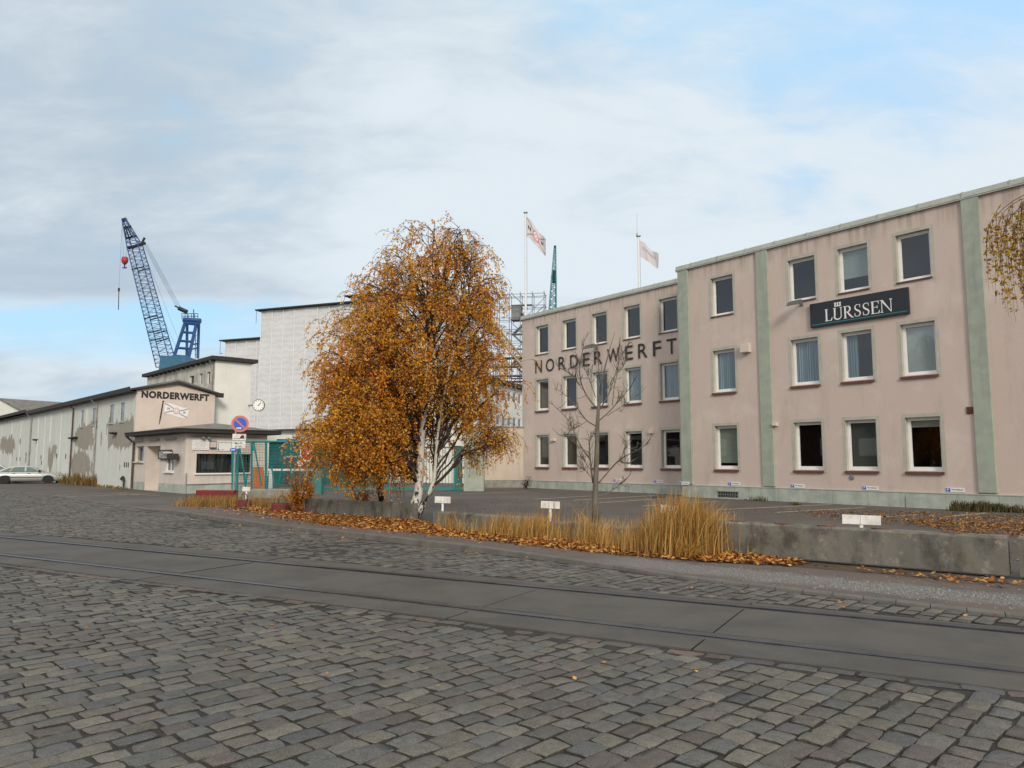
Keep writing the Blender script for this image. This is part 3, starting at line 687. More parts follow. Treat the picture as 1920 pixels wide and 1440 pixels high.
# vents and small fittings on the wall
def vent_box(x0, x1, z0, z1, y, m='gate_pink', d=.14):
    q = MB(); q.box(x0, x1, y-d, y+.01, z0, z1); q.box(x0+.02, x1-.02, y-d-.012, y-d-.002, z0+.02, z0+.05); q.build('vent', m, office, bevel=.006)
vent_box(3.11, 3.50, 5.72, 6.07, 0, d=.2); vent_box(4.37, 4.56, 2.80, 2.93, 0); vent_box(-10.0, -9.7, 2.55, 2.70, YR); vent_box(-3.02, -2.8, 2.76, 2.96, YR)
q = MB(); q.box(11.06, 11.26, -.03, .01, 2.93, 3.15)
for i in range(6): q.box(11.085, 11.235, -.045, -.031, 2.955+i*.03, 2.97+i*.03)
q.build('vent', 'sill_tile', office)
q = MB(); q.box(1.76, 2.73, -.05, -.046, .06, .27); q.build('cellar_opening', 'dark_trim', office)
q = MB()
for i in range(9): q.box(1.78+i*.115, 1.80+i*.115, -.062, -.051, .06, .27)
q.box(1.76, 2.74, -.068, -.063, .15, .17); q.box(1.74, 2.76, -.075, -.05, .272, .30); q.build('cellar_grate', 'metal_grey', office)
MB().lathe([(.06, -.04), (.085, -.03), (.085, .0)], (7.32, -.0, .93), 14, 'y').build('pipe_outlet', 'metal_grey', office)
MB().tube([(11.30, -.05, 2.85), (11.29, -.05, .5)], .012, 5).build('cable', 'dark_trim', office)
# cut letters of the yard name on the rear section
lt = thing('wall_lettering', 'large black sans serif lettering reading NORDERWERFT across the facade of the office building', 'lettering', (*(O0 + nO*(YR-.02)), 6.36), A_OFF)
word = 'NORDERWERFT'; XSTART, XEND = -11.37, -1.22
wid = [.66, .80, .68, .72, .6, .68, .98, .6, .68, .57, .68]; gap = (XEND-XSTART-sum(wid))/(len(word)-1); xp = XSTART
for chx, wx in zip(word, wid):
    q = MB(); put_text(q, chx, xp, xp+wx*.86, 0, .70, -.02, bold=.004); q.build('letter', 'lettering_black', lt); xp += wx+gap

# company sign board with serif lettering
SG = O0 + nO*(-.06)
sg = thing('company_sign', 'black sign board with white serif lettering LÜRSSEN and a thin teal line', 'sign', (*SG, 0), A_OFF)
BX0, BX1, BZ0, BZ1 = 6.08, 9.56, 6.30, 7.18
MB().box(BX0, BX1, -.05, .05, BZ0, BZ1).build('board', 'board_black', sg, bevel=.01)
MB().box(BX0+.06, BX1-.06, -.056, -.051, BZ0+.075, BZ0+.10).build('line', 'teal_line', sg)
def serif(mb, ch, x, z, w, h, y):
    """roman capital built from stems, hairlines, bowls and serifs; w, h size of the letter"""
    cnt = [0]
    def P(poly):
        cnt[0] += 1; yy = y - cnt[0]*.0011; mb.prism([(x+p[0]*w, z+p[1]*h) for p in poly], yy-.004, y)
    def rect(a, b, c, d): P([(a, c), (b, c), (b, d), (a, d)])
    def ser(cx, zz, hw, up):
        t = .035; P([(cx-hw, zz), (cx+hw, zz), (cx+hw, zz+up*t*.7), (cx+hw*.45, zz+up*t*2.0), (cx-hw*.45, zz+up*t*2.0), (cx-hw, zz+up*t*.7)])
    def stroke(pts, ths):
        L, Rr = [], []
        for i, p in enumerate(pts):
            a = pts[max(i-1, 0)]; b = pts[min(i+1, len(pts)-1)]; dx, dz = (b[0]-a[0])*w, (b[1]-a[1])*h; n_ = math.hypot(dx, dz) or 1
            ox, oz = -dz/n_*ths[i]/2*h/w, dx/n_*ths[i]/2; L.append((p[0]+ox, p[1]+oz)); Rr.append((p[0]-ox, p[1]-oz))
        for i in range(len(pts)-1):
            cnt[0] += 0; yy = y-.0011-.0007*(i % 2); mb.prism([(x+q[0]*w, z+q[1]*h) for q in (L[i], L[i+1], Rr[i+1], Rr[i])], yy-.004, y)
    st = .135*h/w*1.0
    if ch == 'L':
        rect(.16, .16+st, 0, 1); ser(.16+st/2, 0, st*1.05, 1); ser(.16+st/2, 1, st*1.05, -1); rect(.16, .92, 0, .045); P([(.80, .04), (.93, .0), (1.0, .27), (.965, .27)])
    elif ch == 'U':
        rect(.14, .14+st, .3, 1); rect(.80, .80+st*.45, .3, 1); ser(.14+st/2, 1, st*.95, -1); ser(.80+st*.22, 1, st*.8, -1)
        pts = []; th_ = []
        for i in range(15):
            a = math.pi + math.pi*i/14; pts.append((.5+.345*math.cos(a)-.0, .32+.29*math.sin(a))); th_.append(.135-(.075)*i/14)
        pts = [(p[0], p[1]) for p in pts]; stroke(pts, th_)
    elif ch == 'R':
        rect(.12, .12+st, 0, 1); ser(.12+st/2, 0, st*1.0, 1); ser(.12+st/2, 1, st*1.0, -1)
        pts = []; th_ = []
        for i in range(17):
            a = math.pi/2 - math.pi*i/16; pts.append((.40+.30*max(0, math.cos(a))**.9, .74+.235*math.sin(a))); th_.append(.05+.08*max(0, math.cos(a)))
        stroke([(.2, .975)]+pts+[(.2, .505)], [.045]+th_+[.045]); stroke([(.42, .5), (.66, .22), (.90, .02), (1.04, .0)], [.10, .13, .10, .03])
    elif ch == 'S':
        pts = []; th_ = []
        ctrl = [(.83, .78), (.76, .92), (.52, .975), (.26, .90), (.20, .74), (.30, .60), (.52, .50), (.74, .40), (.84, .25), (.74, .08), (.48, .025), (.24, .08), (.15, .25)]
        ths = [.03, .04, .045, .07, .10, .12, .135, .12, .10, .07, .045, .04, .03]
        for i in range(len(ctrl)-1):
            p0 = ctrl[max(i-1, 0)]; p1 = ctrl[i]; p2 = ctrl[i+1]; p3 = ctrl[min(i+2, len(ctrl)-1)]
            for k in range(3):
                t = k/3; pts.append(tuple(.5*((2*p1[c])+(-p0[c]+p2[c])*t+(2*p0[c]-5*p1[c]+4*p2[c]-p3[c])*t*t+(-p0[c]+3*p1[c]-3*p2[c]+p3[c])*t**3) for c in (0, 1))); th_.append(ths[i]+(ths[i+1]-ths[i])*t)
        pts.append(ctrl[-1]); th_.append(ths[-1]); stroke(pts, th_)
        P([(.80, .70), (.845, .70), (.845, .99), (.815, .99)]); P([(.13, .02), (.165, .02), (.20, .31), (.135, .31)])
    elif ch == 'E':
        rect(.14, .14+st, 0, 1); ser(.14+st/2, 0, st*1.0, 1); ser(.14+st/2, 1, st*1.0, -1)
        rect(.14, .88, .957, 1); rect(.14, .74, .49, .535); rect(.14, .92, 0, .045); P([(.78, .97), (.89, 1), (.90, .77), (.865, .77)]); P([(.80, .04), (.93, 0), (1.0, .25), (.965, .25)]); rect(.715, .75, .40, .625)
    elif ch == 'N':
        rect(.10, .10+st*.4, 0, 1); rect(.86, .86+st*.4, 0, 1); P([(.02, 1), (.22, 1), (.86+st*.4, .0), (.86+st*.1, -.02)]); ser(.10+st*.2, 0, st*.85, 1); ser(.86+st*.2, 1, st*.85, -1); rect(-.02, .22, .97, 1)
mb = MB(); lx0, lx1 = 6.64, 9.04; lw = [.62, .80, .76, .60, .60, .68, .86]; k = (lx1-lx0)/(sum(lw)+.03*6); xx = lx0
for chx, wx in zip('LURSSEN', lw): serif(mb, chx, xx, 6.455, wx*k, .43, -.0515); xx += (wx+.03)*k
mb.build('lettering', 'paint_white', sg)
mb = MB(); ux = lx0+(.62+.03+.17)*k
mb.box(ux, ux+.24, -.062, -.051, 6.925, 6.955)
for i in range(3): mb.box(ux+.005+i*.092, ux+.05+i*.092, -.0645, -.051, 6.93, 7.06); mb.box(ux-.004+i*.092, ux+.059+i*.092, -.067, -.051, 7.035, 7.07)
mb.build('emblem', 'paint_white', sg)

# bay signs low on the wall
def parking_sign():
    t = thing('parking_sign', 'small white sign plate with blue P square on the pink wall', 'sign', (0, 0, 0), 0, 'parking signs along the plinth')
    MB().box(-.27, .27, -.014, .0, 0, .125).build('plate', 'paint_white', t)
    MB().box(-.26, -.14, -.02, -.0145, .012, .113).build('blue_square', 'sign_blue', t)
    q = MB(); put_text(q, 'P', -.225, -.175, .03, .098, -.0215, .02); q.build('symbol', 'paint_white', t)
    q = MB(); put_text(q, 'Verwaltung', -.11, .24, .03, .10, -.0155, .015); q.build('lettering', 'lettering_black', t)
    return t
ps = [(-.30+.41, 0-.075, .505, 'parking sign fixed across the foot of the green corner pilaster'),
      (2.53, 0, .54, 'parking sign above the right end of the cellar grating'), (5.27, 0, .525, 'parking sign under the ground floor window nearest right of the middle pilaster'),
      (7.95, 0, .525, 'parking sign below the right edge of the window with the dark lowered blind'), (10.6, 0, .54, 'parking sign right of the window with the short pale roller blind'),
      (-5.15, YR, .50, 'parking sign nearest behind the bare tree on the recessed facade'), (-2.55, YR, .50, 'parking sign on the recessed facade next to the green corner pilaster')]
p0 = None
for x, y, z, lab in ps:
    P = O0 + np.array([math.cos(A_OFF), math.sin(A_OFF)])*x + nO*(y-.006)
    if p0 is None: p0 = parking_sign(); p0.location = (*P, z); p0.rotation_euler = (0, 0, A_OFF); p0['label'] = lab
    else: dup(p0, (*P, z), A_OFF, lab)
# floodlights on the facade
def floodlight(x, y, z, lab, sc):
    P = O0 + np.array([math.cos(A_OFF), math.sin(A_OFF)])*x + nO*y
    t = thing('floodlight', lab, 'lamp', (*P, z), A_OFF, 'floodlights on the office facade'); t.scale = (sc, sc, sc)
    q = MB(); q.tube([(0, 0, 0), (0, -.25, .02), (0, -.33, -.02)], .022, 6); q.box(-.06, .06, -.02, .01, -.06, .06); q.build('bracket', 'metal_grey', t)
    q = MB(); q.add([(-.24, -.30, .02), (.24, -.30, .02), (.24, -.62, -.10), (-.24, -.62, -.10), (-.17, -.26, .14), (.17, -.26, .14), (.17, -.50, .07), (-.17, -.50, .07)], [(0, 3, 2, 1), (4, 5, 6, 7), (0, 1, 5, 4), (1, 2, 6, 5), (2, 3, 7, 6), (3, 0, 4, 7)]); q.build('housing', 'lamp_grey', t, bevel=.01)
    MB().quad((-.2, -.325, .002), (.2, -.325, .002), (.2, -.60, -.1), (-.2, -.60, -.1)).build('lens', 'glass_dark', t)
floodlight(5.7, 0, 7.25, 'grey floodlight on the wall beside the black company sign', 1.0)
floodlight(-6.5, YR, 7.22, 'dark floodlight above the wall lettering behind the bare tree', 1.25)

# pale tan annex wall, green gate pier
AX0, AX1 = at(900, 802, 42.4), at(990, 802, 42.4)
an = thing('annex_wall', 'low tan rendered annex wall joining the left end of the pink office building', 'wall', (AX0[0]-.2, 42.4, 0))
L = AX1[0]-AX0[0]+.3
MB().box(0, L, 0, .35, .42, 3.36).build('wall_face', 'annex_tan', an)
q = MB(); q.box(-.02, L*.5, -.04, .36, -.02, .40); q.box(L*.5+.01, L, -.04, .36, -.02, .40); q.build('plinth', 'concrete_pale', an)
MB().box(-.05, L+.01, -.05, .42, 3.362, 3.43).build('cap', 'concrete_pale', an)
gp0, gp1 = G(869, 921), G(907, 921)
pier = MB().box(0, gp1[0]-gp0[0], 0, 1.0, -.02, 3.15).box(-.03, gp1[0]-gp0[0]+.03, -.03, 1.03, 3.152, 3.22)
o = pier.build('gate_pier', 'green_stucco', bevel=.01); o.location = (gp0[0], gp0[1], 0); tag(o, 'broad pale green masonry gate pier at the end of the tan annex wall', 'pier')

# ------------------------------------------------------------------ old white hall with the pink gable
A_H = math.atan2(-.734, .679)
C0 = np.array([-20.26, 40.146]); HX = np.array([math.cos(A_H), math.sin(A_H)]); HY = np.array([-HX[1], HX[0]])
hall = thing('workshop_hall', 'long low white hall with flaking paint, grey render showing, and a pink gable end', 'building', (*C0, 0), A_H)
GW = 4.22; HL = 62.0
mb = MB(); hw = [(-11.5, -10.75), (-8.75, -7.95), (-5.0, -4.15), (-2.85, -2.05)]
wall_holes(mb, -HL, -.02, 0, 5.28, 0, [(a, b, 3.68, 4.76) for a, b in hw] + [(-28.9, -28.0, 1.35, 2.15)], .22)
mb.quad((-HL, 0, 0), (-HL, 0, 5.28), (-HL, GW, 5.28), (-HL, GW, 0)); mb.quad((-HL, GW, 0), (-HL, GW, 5.28), (-.02, GW, 5.28), (-.02, GW, 0))
mb.build('wall', 'hall_paint', hall)
mb = MB(); mb.add([(-.02, -.004, 0), (-.02, GW, 0), (-.02, GW, 5.28), (-.02, GW/2, 5.80), (-.02, -.004, 5.28), (.0, -.004, 0), (.0, GW, 0), (.0, GW, 5.28), (.0, GW/2, 5.80), (.0, -.004, 5.28)], [(5, 6, 7, 8, 9), (0, 4, 3, 2, 1), (0, 5, 9, 4), (4, 9, 8, 3), (3, 8, 7, 2), (2, 7, 6, 1)])
mb.build('gable_wall', 'gable_pink', hall)
for a, b in hw:
    q = MB()
    for e in ((a, a+.05, 3.68, 4.76), (b-.05, b, 3.68, 4.76), (a+.05, b-.05, 3.68, 3.74), (a+.05, b-.05, 4.70, 4.76), (a+.05, b-.05, 4.2, 4.23)): q.box(e[0], e[1], .035, .07, e[2], e[3])
    wd = q.build('window', 'zinc_pipe', hall); MB().quad((a+.04, .05, 3.73), (b-.04, .05, 3.73), (b-.04, .05, 4.71), (a+.04, .05, 4.71)).build('pane', 'glass_dark', wd)
    MB().box(a, b, .2, .215, 3.7, 4.75).build('backing', 'room', wd); MB().box(a-.06, b+.06, -.05, .1, 3.625, 3.678).build('sill', 'old_render', wd)
q = MB(); q.box(-28.9, -28.0, .12, .14, 1.35, 2.15); wd = q.build('window', 'room', hall)
q = MB()
for i in range(7): q.box(-28.88, -28.02, .02, .06, 1.38+i*.11, 1.42+i*.11)
q.build('louvre', 'white_render', wd)
q = MB()                                             # roof in two lengths, the far one a step higher
def gable_roof(q, xa, xb, dz):
    o_ = .38; e0 = 5.34+dz; ap = 5.92+dz
    prof = [(-o_, e0-.06), (GW/2, ap), (GW+o_, e0-.06), (GW+o_, e0+.02), (GW/2, ap+.10), (-o_, e0+.02)]
    vs = [(x, p[0], p[1]) for x in (xa, xb) for p in prof]; n = 6
    q.add(vs, [tuple(range(n)), tuple(range(2*n-1, n-1, -1))] + [(i, (i+1) % n, (i+1) % n+n, i+n) for i in range(n)])
gable_roof(q, -27.2, .2, 0); gable_roof(q, -HL, -27.22, .18); q.build('roof', 'roof_grey', hall)
q = MB(); q.box(-27.2, .18, -.42, -.385, 5.20, 5.45); q.box(-HL, -27.22, -.42, -.385, 5.36, 5.60); q.box(-HL, .17, -.38, -.02, 5.18, 5.20); q.box(.05, .21, GW+.02, GW+.42, 5.14, 5.40)
q.add([(.15, -.40, 5.24), (.15, GW/2, 5.78), (.15, GW+.4, 5.24), (.15, GW+.4, 5.34), (.15, GW/2, 5.89), (.15, -.40, 5.34), (.205, -.40, 5.24), (.205, GW/2, 5.78), (.205, GW+.4, 5.24), (.205, GW+.4, 5.34), (.205, GW/2, 5.89), (.205, -.40, 5.34)],
      [(0, 1, 4, 5), (1, 2, 3, 4), (6, 11, 10, 7), (7, 10, 9, 8), (0, 6, 7, 1), (1, 7, 8, 2), (5, 4, 10, 11), (4, 3, 9, 10)])
q.build('fascia', 'fascia_dark', hall)
for x in (-7.5, -26.6): MB().tube([(x, -.40, 5.25), (x, -.30, 5.1), (x, -.09, 4.85), (x, -.09, .05)], .055, 8).build('downpipe', 'zinc_pipe', hall)
MB().tube([(-13.2, -.40, 5.22), (-13.2, -.09, 4.95), (-13.2, -.09, .05)], .05, 8).build('downpipe', 'rust_pipe', hall)
q = MB()
for x in (-10.0, -16.8, -20.0, -21.9, -24.2, -31, -35, -40): q.box(x-.055, x+.055, -.05, .02, .1, 5.17)
q.build('pilaster_strip', 'hall_paint', hall)
q = MB()
for x, z in ((-3.5, 3.05), (-13.1, 2.98), (-24.4, 3.1), (-12.3, 3.0)): q.box(x-.32, x+.32, -.28, .01, z, z+.07); q.box(x-.2, x+.2, -.26, .0, z-.05, z-.002)
q.build('lamp_hood', 'dark_trim', hall)
q = MB()
for x in (-1.5, -1.15, -.8): q.box(x-.06, x+.06, -.02, .01, 1.15, 1.42)
for x, z in ((-32, 1.5), (-30.6, 1.5), (-22.6, 1.6), (-22.3, 1.2), (-17.5, 1.7), (-14.9, 1.65)): q.box(x-.08, x+.08, -.02, .01, z, z+.3)
q.build('vent_slot', 'dark_trim', hall)
MB().tube([(-1.95, -.03, .5), (-1.2, -.12, .5), (-1.05, -.12, .5), (-1.05, -.12, -.02)], .05, 8).lathe([(.1, .46), (.1, .6), (.03, .68)], (-1.3, -.12, 0), 10).build('standpipe', 'dark_trim', hall)
# lettering and the painted house flag on the gable (frame turned to face along the gable)
A_G = A_H + math.pi/2
gl = thing('gable_lettering', 'black painted lettering NORDERWERFT under the eaves of the pink gable', 'lettering', (*(C0+HX*.012), 4.9), A_G)
q = MB(); put_text(q, 'NORDERWERFT', .24, 3.88, .0, .40, -.004, bold=.055, space=1.12); q.build('lettering', 'lettering_black', gl)
gf = thing('painted_flag', 'white pennant with crossed grey bands, ring and letters N W painted on the pink gable', 'sign', (*(C0+HX*.004), 3.4), A_G)
q = MB(); q.prism([(1.35, 1.36), (1.41, 1.36), (1.31, .45), (1.24, .08), (1.215, .08), (1.24, .5), (1.35, 1.36)][:6], -.006, .0); q.prism([(1.32, 1.36), (1.45, 1.36), (1.43, 1.40), (1.34, 1.40)], -.006, 0); q.build('pole', 'lettering_black', gf)
def flag_edge(u, top): return (1.26 if top else .66) + (-.20 if top else -.16)*u + .045*math.sin(u*6.0+.3)
N = 16; X0, X1 = 1.46, 2.82
def fx(u, v): return X0 + (X1-X0)*u - .13*(1-v)*u
pl = [(fx(i/N, 1), flag_edge(i/N, True)) for i in range(N+1)] + [(fx(i/N, 0), flag_edge(i/N, False)) for i in range(N, -1, -1)]
MB().prism(pl, -.006, 0).build('cloth', 'paint_white', gf)
def fp(u, v): return (fx(u, v), flag_edge(u, False)*(1-v)+flag_edge(u, True)*v)
q = MB()
for k, (a, b) in enumerate((((0, .96), (1, .04)), ((0, .06), (1, .96)))):
    for i in range(12):
        p = [fp(a[0]+(b[0]-a[0])*t, min(1, max(0, a[1]+(b[1]-a[1])*t+s_))) for t, s_ in ((i/12, -.06), ((i+1)/12, -.06), ((i+1)/12, .06), (i/12, .06))]
        q.quad(*[(x, -.010-.002*k, z) for x, z in p])
q.build('band', 'mark_grey', gf)
c_ = fp(.49, .5); q = MB(); q.lathe([(.185, -.016), (.185, -.006)], (c_[0], 0, c_[1]), 24, 'y'); q.build('ring', 'mark_pink', gf)
q = MB(); q.lathe([(.14, -.020), (.14, -.0165)], (c_[0], 0, c_[1]), 24, 'y'); q.build('ring', 'paint_white', gf); q = MB(); q.lathe([(.10, -.024), (.10, -.0205)], (c_[0], 0, c_[1]), 24, 'y'); q.build('ring', 'mark_pink', gf)
q = MB(); q.lathe([(.065, -.028), (.065, -.0245)], (c_[0], 0, c_[1]), 24, 'y'); q.build('ring', 'paint_white', gf)
q = MB(); a_ = fp(.17, .5); put_text(q, 'N', a_[0]-.06, a_[0]+.06, a_[1]-.06, a_[1]+.07, -.009, .02); q.build('letter', 'lettering_black', gf); q = MB(); a_ = fp(.83, .5); put_text(q, 'W', a_[0]-.08, a_[0]+.08, a_[1]-.06, a_[1]+.07, -.009, .02); q.build('letter', 'lettering_black', gf)

# ------------------------------------------------------------------ gatehouse in front of the gable
Kp = np.array([-15.03, 34.494])
gh = thing('gatehouse', 'small flat pink gatehouse with dark overhanging roof in front of the gable', 'building', (*Kp, 0), A_H)
GL, GD, GT = 7.68, 3.92, 2.76
LW = [(-7.35, -5.98, 1.46, 2.26), (-2.62, -1.5, .99, 1.72)]; door = (-5.58, -3.46, 0.02, 2.24)
mb = MB(); wall_holes(mb, -GL, 0, 0, GT, 0, LW, .2)
mb = MB(); wall_holes(mb, -GL, 0, 0, GT, 0, LW+[door], .9)
RWIN = (.52, 3.12, .93, 1.83)
sub = MB(); wall_holes(sub, 0, GD, 0, GT, 0, [RWIN], .2)
mb.add([(-p[1], p[0], p[2]) for p in sub.v], sub.f)                              # turned on to the plane x = 0
mb.quad((-GL, GD, 0), (0, GD, 0), (0, GD, GT), (-GL, GD, GT)); mb.quad((-GL, 0, 0), (-GL, GD, 0), (-GL, GD, GT), (-GL, 0, GT)); mb.quad((door[0], .9, 0), (door[1], .9, 0), (door[1], .9, 2.24), (door[0], .9, 2.24))
mb.build('wall', 'gate_pink', gh)
q = MB(); q.box(-4.9, -3.6, .86, .895, .03, 2.1); dd = q.build('door', 'old_render', gh); MB().bar((-3.75, .83, 1.0), (-3.75, .83, 1.16), .015).build('handle', 'metal_grey', dd)
q = MB(); q.box(-GL+.02, -5.6, -.02, .005, -.02, .42); q.build('plinth', 'plinth_paint', gh); q = MB(); q.box(-3.44, .02, -.02, .005, -.02, .42); q.box(.002, .02, -.0, GD, -.02, .42); q.build('plinth', 'plinth_paint', gh)
def simple_window(parent, x0, x1, z0, z1, turn=False, mull=False, m='white_pvc', sill='paint_white', gl='glass_dark', fr=.055, curtain=None):
    T = (lambda q: setattr(q, 'v', [(-p[1], p[0], p[2]) for p in q.v])) if turn else (lambda q: None)
    q = MB()
    for e in ((x0, x0+fr, z0, z1), (x1-fr, x1, z0, z1), (x0+fr, x1-fr, z0, z0+fr), (x0+fr, x1-fr, z1-fr, z1)): q.box(e[0], e[1], .08, .14, e[2], e[3])
    if mull: q.box((x0+x1)/2-.05, (x0+x1)/2+.05, .075, .142, z0+fr, z1-fr)
    T(q); wd = q.build('window', m, parent)
    q = MB().quad((x0+.03, .115, z0+.03), (x1-.03, .115, z0+.03), (x1-.03, .115, z1-.03), (x0+.03, .115, z1-.03)); T(q); q.build('pane', gl, wd)
    q = MB().box(x0-.08, x1+.08, -.10, .10, z0-.07, z0-.002); T(q); q.build('sill', sill, wd)
    q = MB().box(x0+.01, x1-.01, .42, .44, z0, z1); T(q); q.build('backing', 'room', wd)
    if curtain: q = MB().box(x0+.08, x1-.08, .2, .22, z0+.05, z1-.05); T(q); q.build('curtain', curtain, wd)
    return wd
simple_window(gh, *LW[0], m='old_render', sill='old_render'); simple_window(gh, *LW[1], mull=True, curtain='curtain')
wd = simple_window(gh, RWIN[0], RWIN[1], RWIN[2], RWIN[3], turn=True, fr=.03, m='dark_trim')
q = MB(); q.box(.35, .42, .9, 1.5, 1.1, 1.45); q.box(.25, .4, 2.2, 2.6, .95, 1.3); q.v = [(-p[0]+.0, p[1], p[2]) for p in q.v]; q.build('desk', 'metal_grey', wd)
q = MB()                                             # low hipped roof with deep dark eaves
o_ = .48; xa, xb, ya, yb = -GL+.06, o_, -o_, GD+o_
q.add([(xa, ya, 2.98), (xb, ya, 2.98), (xb, yb, 2.98), (xa, yb, 2.98), (xa, GD/2+.2, 3.38), (-GD/2-.2, GD/2+.2, 3.38)], [(0, 1, 5, 4), (1, 2, 5), (2, 3, 4, 5), (0, 4, 3), (0, 3, 2, 1)])
q.build('roof', 'roof_grey', gh)
q = MB(); q.box(xa, xb+.03, ya-.03, ya, 2.80, 2.985); q.box(xb, xb+.03, ya, yb, 2.80, 2.985); q.box(xa, xb, yb, yb+.03, 2.80, 2.985); q.box(xa, xb-.002, ya+.002, yb-.002, 2.775, 2.80); q.box(xa, xb+.055, ya-.06, ya-.032, 2.93, 2.965); q.box(xb+.032, xb+.06, ya-.03, yb+.05, 2.93, 2.965); q.build('fascia', 'fascia_dark', gh)
MB().tube([(-GL+.22, -.5, 2.9), (-GL+.2, -.42, 2.75), (-GL+.2, -.08, 2.45), (-GL+.2, -.08, .0)], .06, 8).build('downpipe', 'rust_pipe', gh)
for a, b in ((-7.45, -6.0), (-5.1, -3.6), (-2.7, -1.2)):
    q = MB(); q.add([(a, 0.005, 2.60), (b, .005, 2.60), (b-.05, -.16, 2.57), (a+.05, -.16, 2.57), (a, .005, 2.50), (b, .005, 2.50), (b-.05, -.16, 2.52), (a+.05, -.16, 2.52)], [(0, 3, 2, 1), (4, 5, 6, 7), (0, 1, 5, 4), (1, 2, 6, 5), (2, 3, 7, 6), (3, 0, 4, 7)]); q.build('vent_hood', 'zinc_pipe', gh)
q = MB(); q.tube([(.05, .25, 2.63), (.05, 3.6, 2.63)], .018, 6); q.tube([(.06, .02, .42), (.06, 3.7, .45)], .02, 6); q.tube([(.07, .05, 0), (.07, .05, .95)], .035, 8); q.build('pipe', 'galv', gh)
q = MB()
for i in range(22): q.box(.004, .022, 2.45, GD-.02, .5+i*.1, .515+i*.1) if not (.85 < .5+i*.1 < 1.9) else q.box(.004, .022, 3.2, GD-.02, .5+i*.1, .515+i*.1)
q.build('cladding_strip', 'gable_pink', gh)
for y0, nm in ((.55, 'a'), (.98, 'b')):
    pass
# fittings on the right face
def on_right(y, z, d=.03):
    P = Kp + HX*d + HY*y; return (P[0], P[1], z)
t = thing('wall_notice', 'cream notice board with German helmet rule on the gatehouse wall', 'sign', on_right(.28, 2.0), A_G)
MB().box(0, .78, -.02, .02, 0, .47).build('board', 'paint_white', t)
for i, s_ in enumerate(('IM', 'GESAMTEN', 'WERFTBEREICH', 'BESTEHT', 'HELMPFLICHT')):
    q = MB(); wd_ = {0: .08, 1: .5, 2: .68, 3: .42, 4: .66}[i]; put_text(q, s_, .39-wd_/2, .39+wd_/2, .385-i*.085, .43-i*.085, -.022, .0); q.build('lettering', 'mark_grey', t)
t = thing('letter_box', 'small pale wall box between the notice board and the site plan', 'box', on_right(1.10, 2.12), A_G)
MB().box(0, .27, -.12, -.001, 0, .28).build('case', 'gate_pink', t, bevel=.01); MB().box(-.01, .28, -.135, .0, .282, .30).build('lid', 'dark_trim', t); MB().box(-.01, .28, -.125, .0, -.022, -.002).build('base', 'dark_trim', t)
t = thing('site_plan_board', 'white site plan board above the wide gatehouse window', 'sign', on_right(1.43, 1.97), A_G)
MB().box(0, 1.0, -.02, .02, 0, .46).build('board', 'paint_white', t)
q = MB(); q.box(.06, .075, -.024, -.0205, .08, .40); q.box(.075, .9, -.024, -.0205, .385, .40); q.box(.16, .34, -.024, -.0205, .055, .065); q.lathe([(.035, -.024), (.035, -.0205)], (.067, 0, .06), 14, 'y'); q.build('plan', 'lettering_black', t)
t = thing('twin_floodlight', 'pair of small floodlights under the eaves of the gatehouse', 'lamp', on_right(.55, 2.60), A_G)
MB().box(0, .5, -.06, .0, .0, .03).build('bracket', 'galv', t)
for x in (.06, .32): MB().add([(x, -.08, .0), (x+.17, -.08, .0), (x+.17, -.26, -.07), (x, -.26, -.07), (x+.02, -.06, .06), (x+.15, -.06, .06), (x+.15, -.22, .02), (x+.02, -.22, .02)], [(0, 3, 2, 1), (4, 5, 6, 7), (0, 1, 5, 4), (1, 2, 6, 5), (2, 3, 7, 6), (3, 0, 4, 7)]).build('lamp_head', 'metal_grey', t)
Pw = Kp + HX*(-3.35) - HY*.0
t = thing('hanging_sign', 'framed sign with crossed bands beside the gatehouse door', 'sign', (*Pw, 1.58), A_H)
q = MB(); q.box(.02, 1.72, -.10, -.07, .0, .44); q.build('panel', 'mark_grey', t); q = MB()
for e in ((0, 1.74, 0, .03), (0, 1.74, .41, .44)): q.box(e[0], e[1], -.12, -.06, e[2]-.005, e[3]+.005)
q.box(-.02, .03, -.12, -.06, .03, .41); q.box(1.70, 1.76, -.12, -.06, .03, .41); q.add([(.05, -.106, .03), (.12, -.106, .03), (1.69, -.106, .40), (1.62, -.106, .40)], [(0, 1, 2, 3)]); q.add([(.05, -.108, .40), (.12, -.108, .40), (1.69, -.108, .03), (1.62, -.108, .03)], [(0, 1, 2, 3)]); q.build('frame', 'dark_trim', t)
MB().box(.3, .34, -.07, .0, .2, .24).box(1.4, 1.44, -.07, .0, .2, .24).build('bracket', 'dark_trim', t)
t = thing('camera_housing', 'dark box on a white arm beside the gatehouse window', 'box', (*(Kp+HX*(-1.2)), 1.55), A_H)
MB().box(0, .72, -.42, -.12, 0, .28).build('case', 'dark_trim', t, bevel=.02); MB().box(-.9, .1, -.3, -.22, .31, .36).build('arm', 'paint_white', t); MB().box(.1, .2, -.12, .0, .1, .2).build('bracket', 'dark_trim', t)

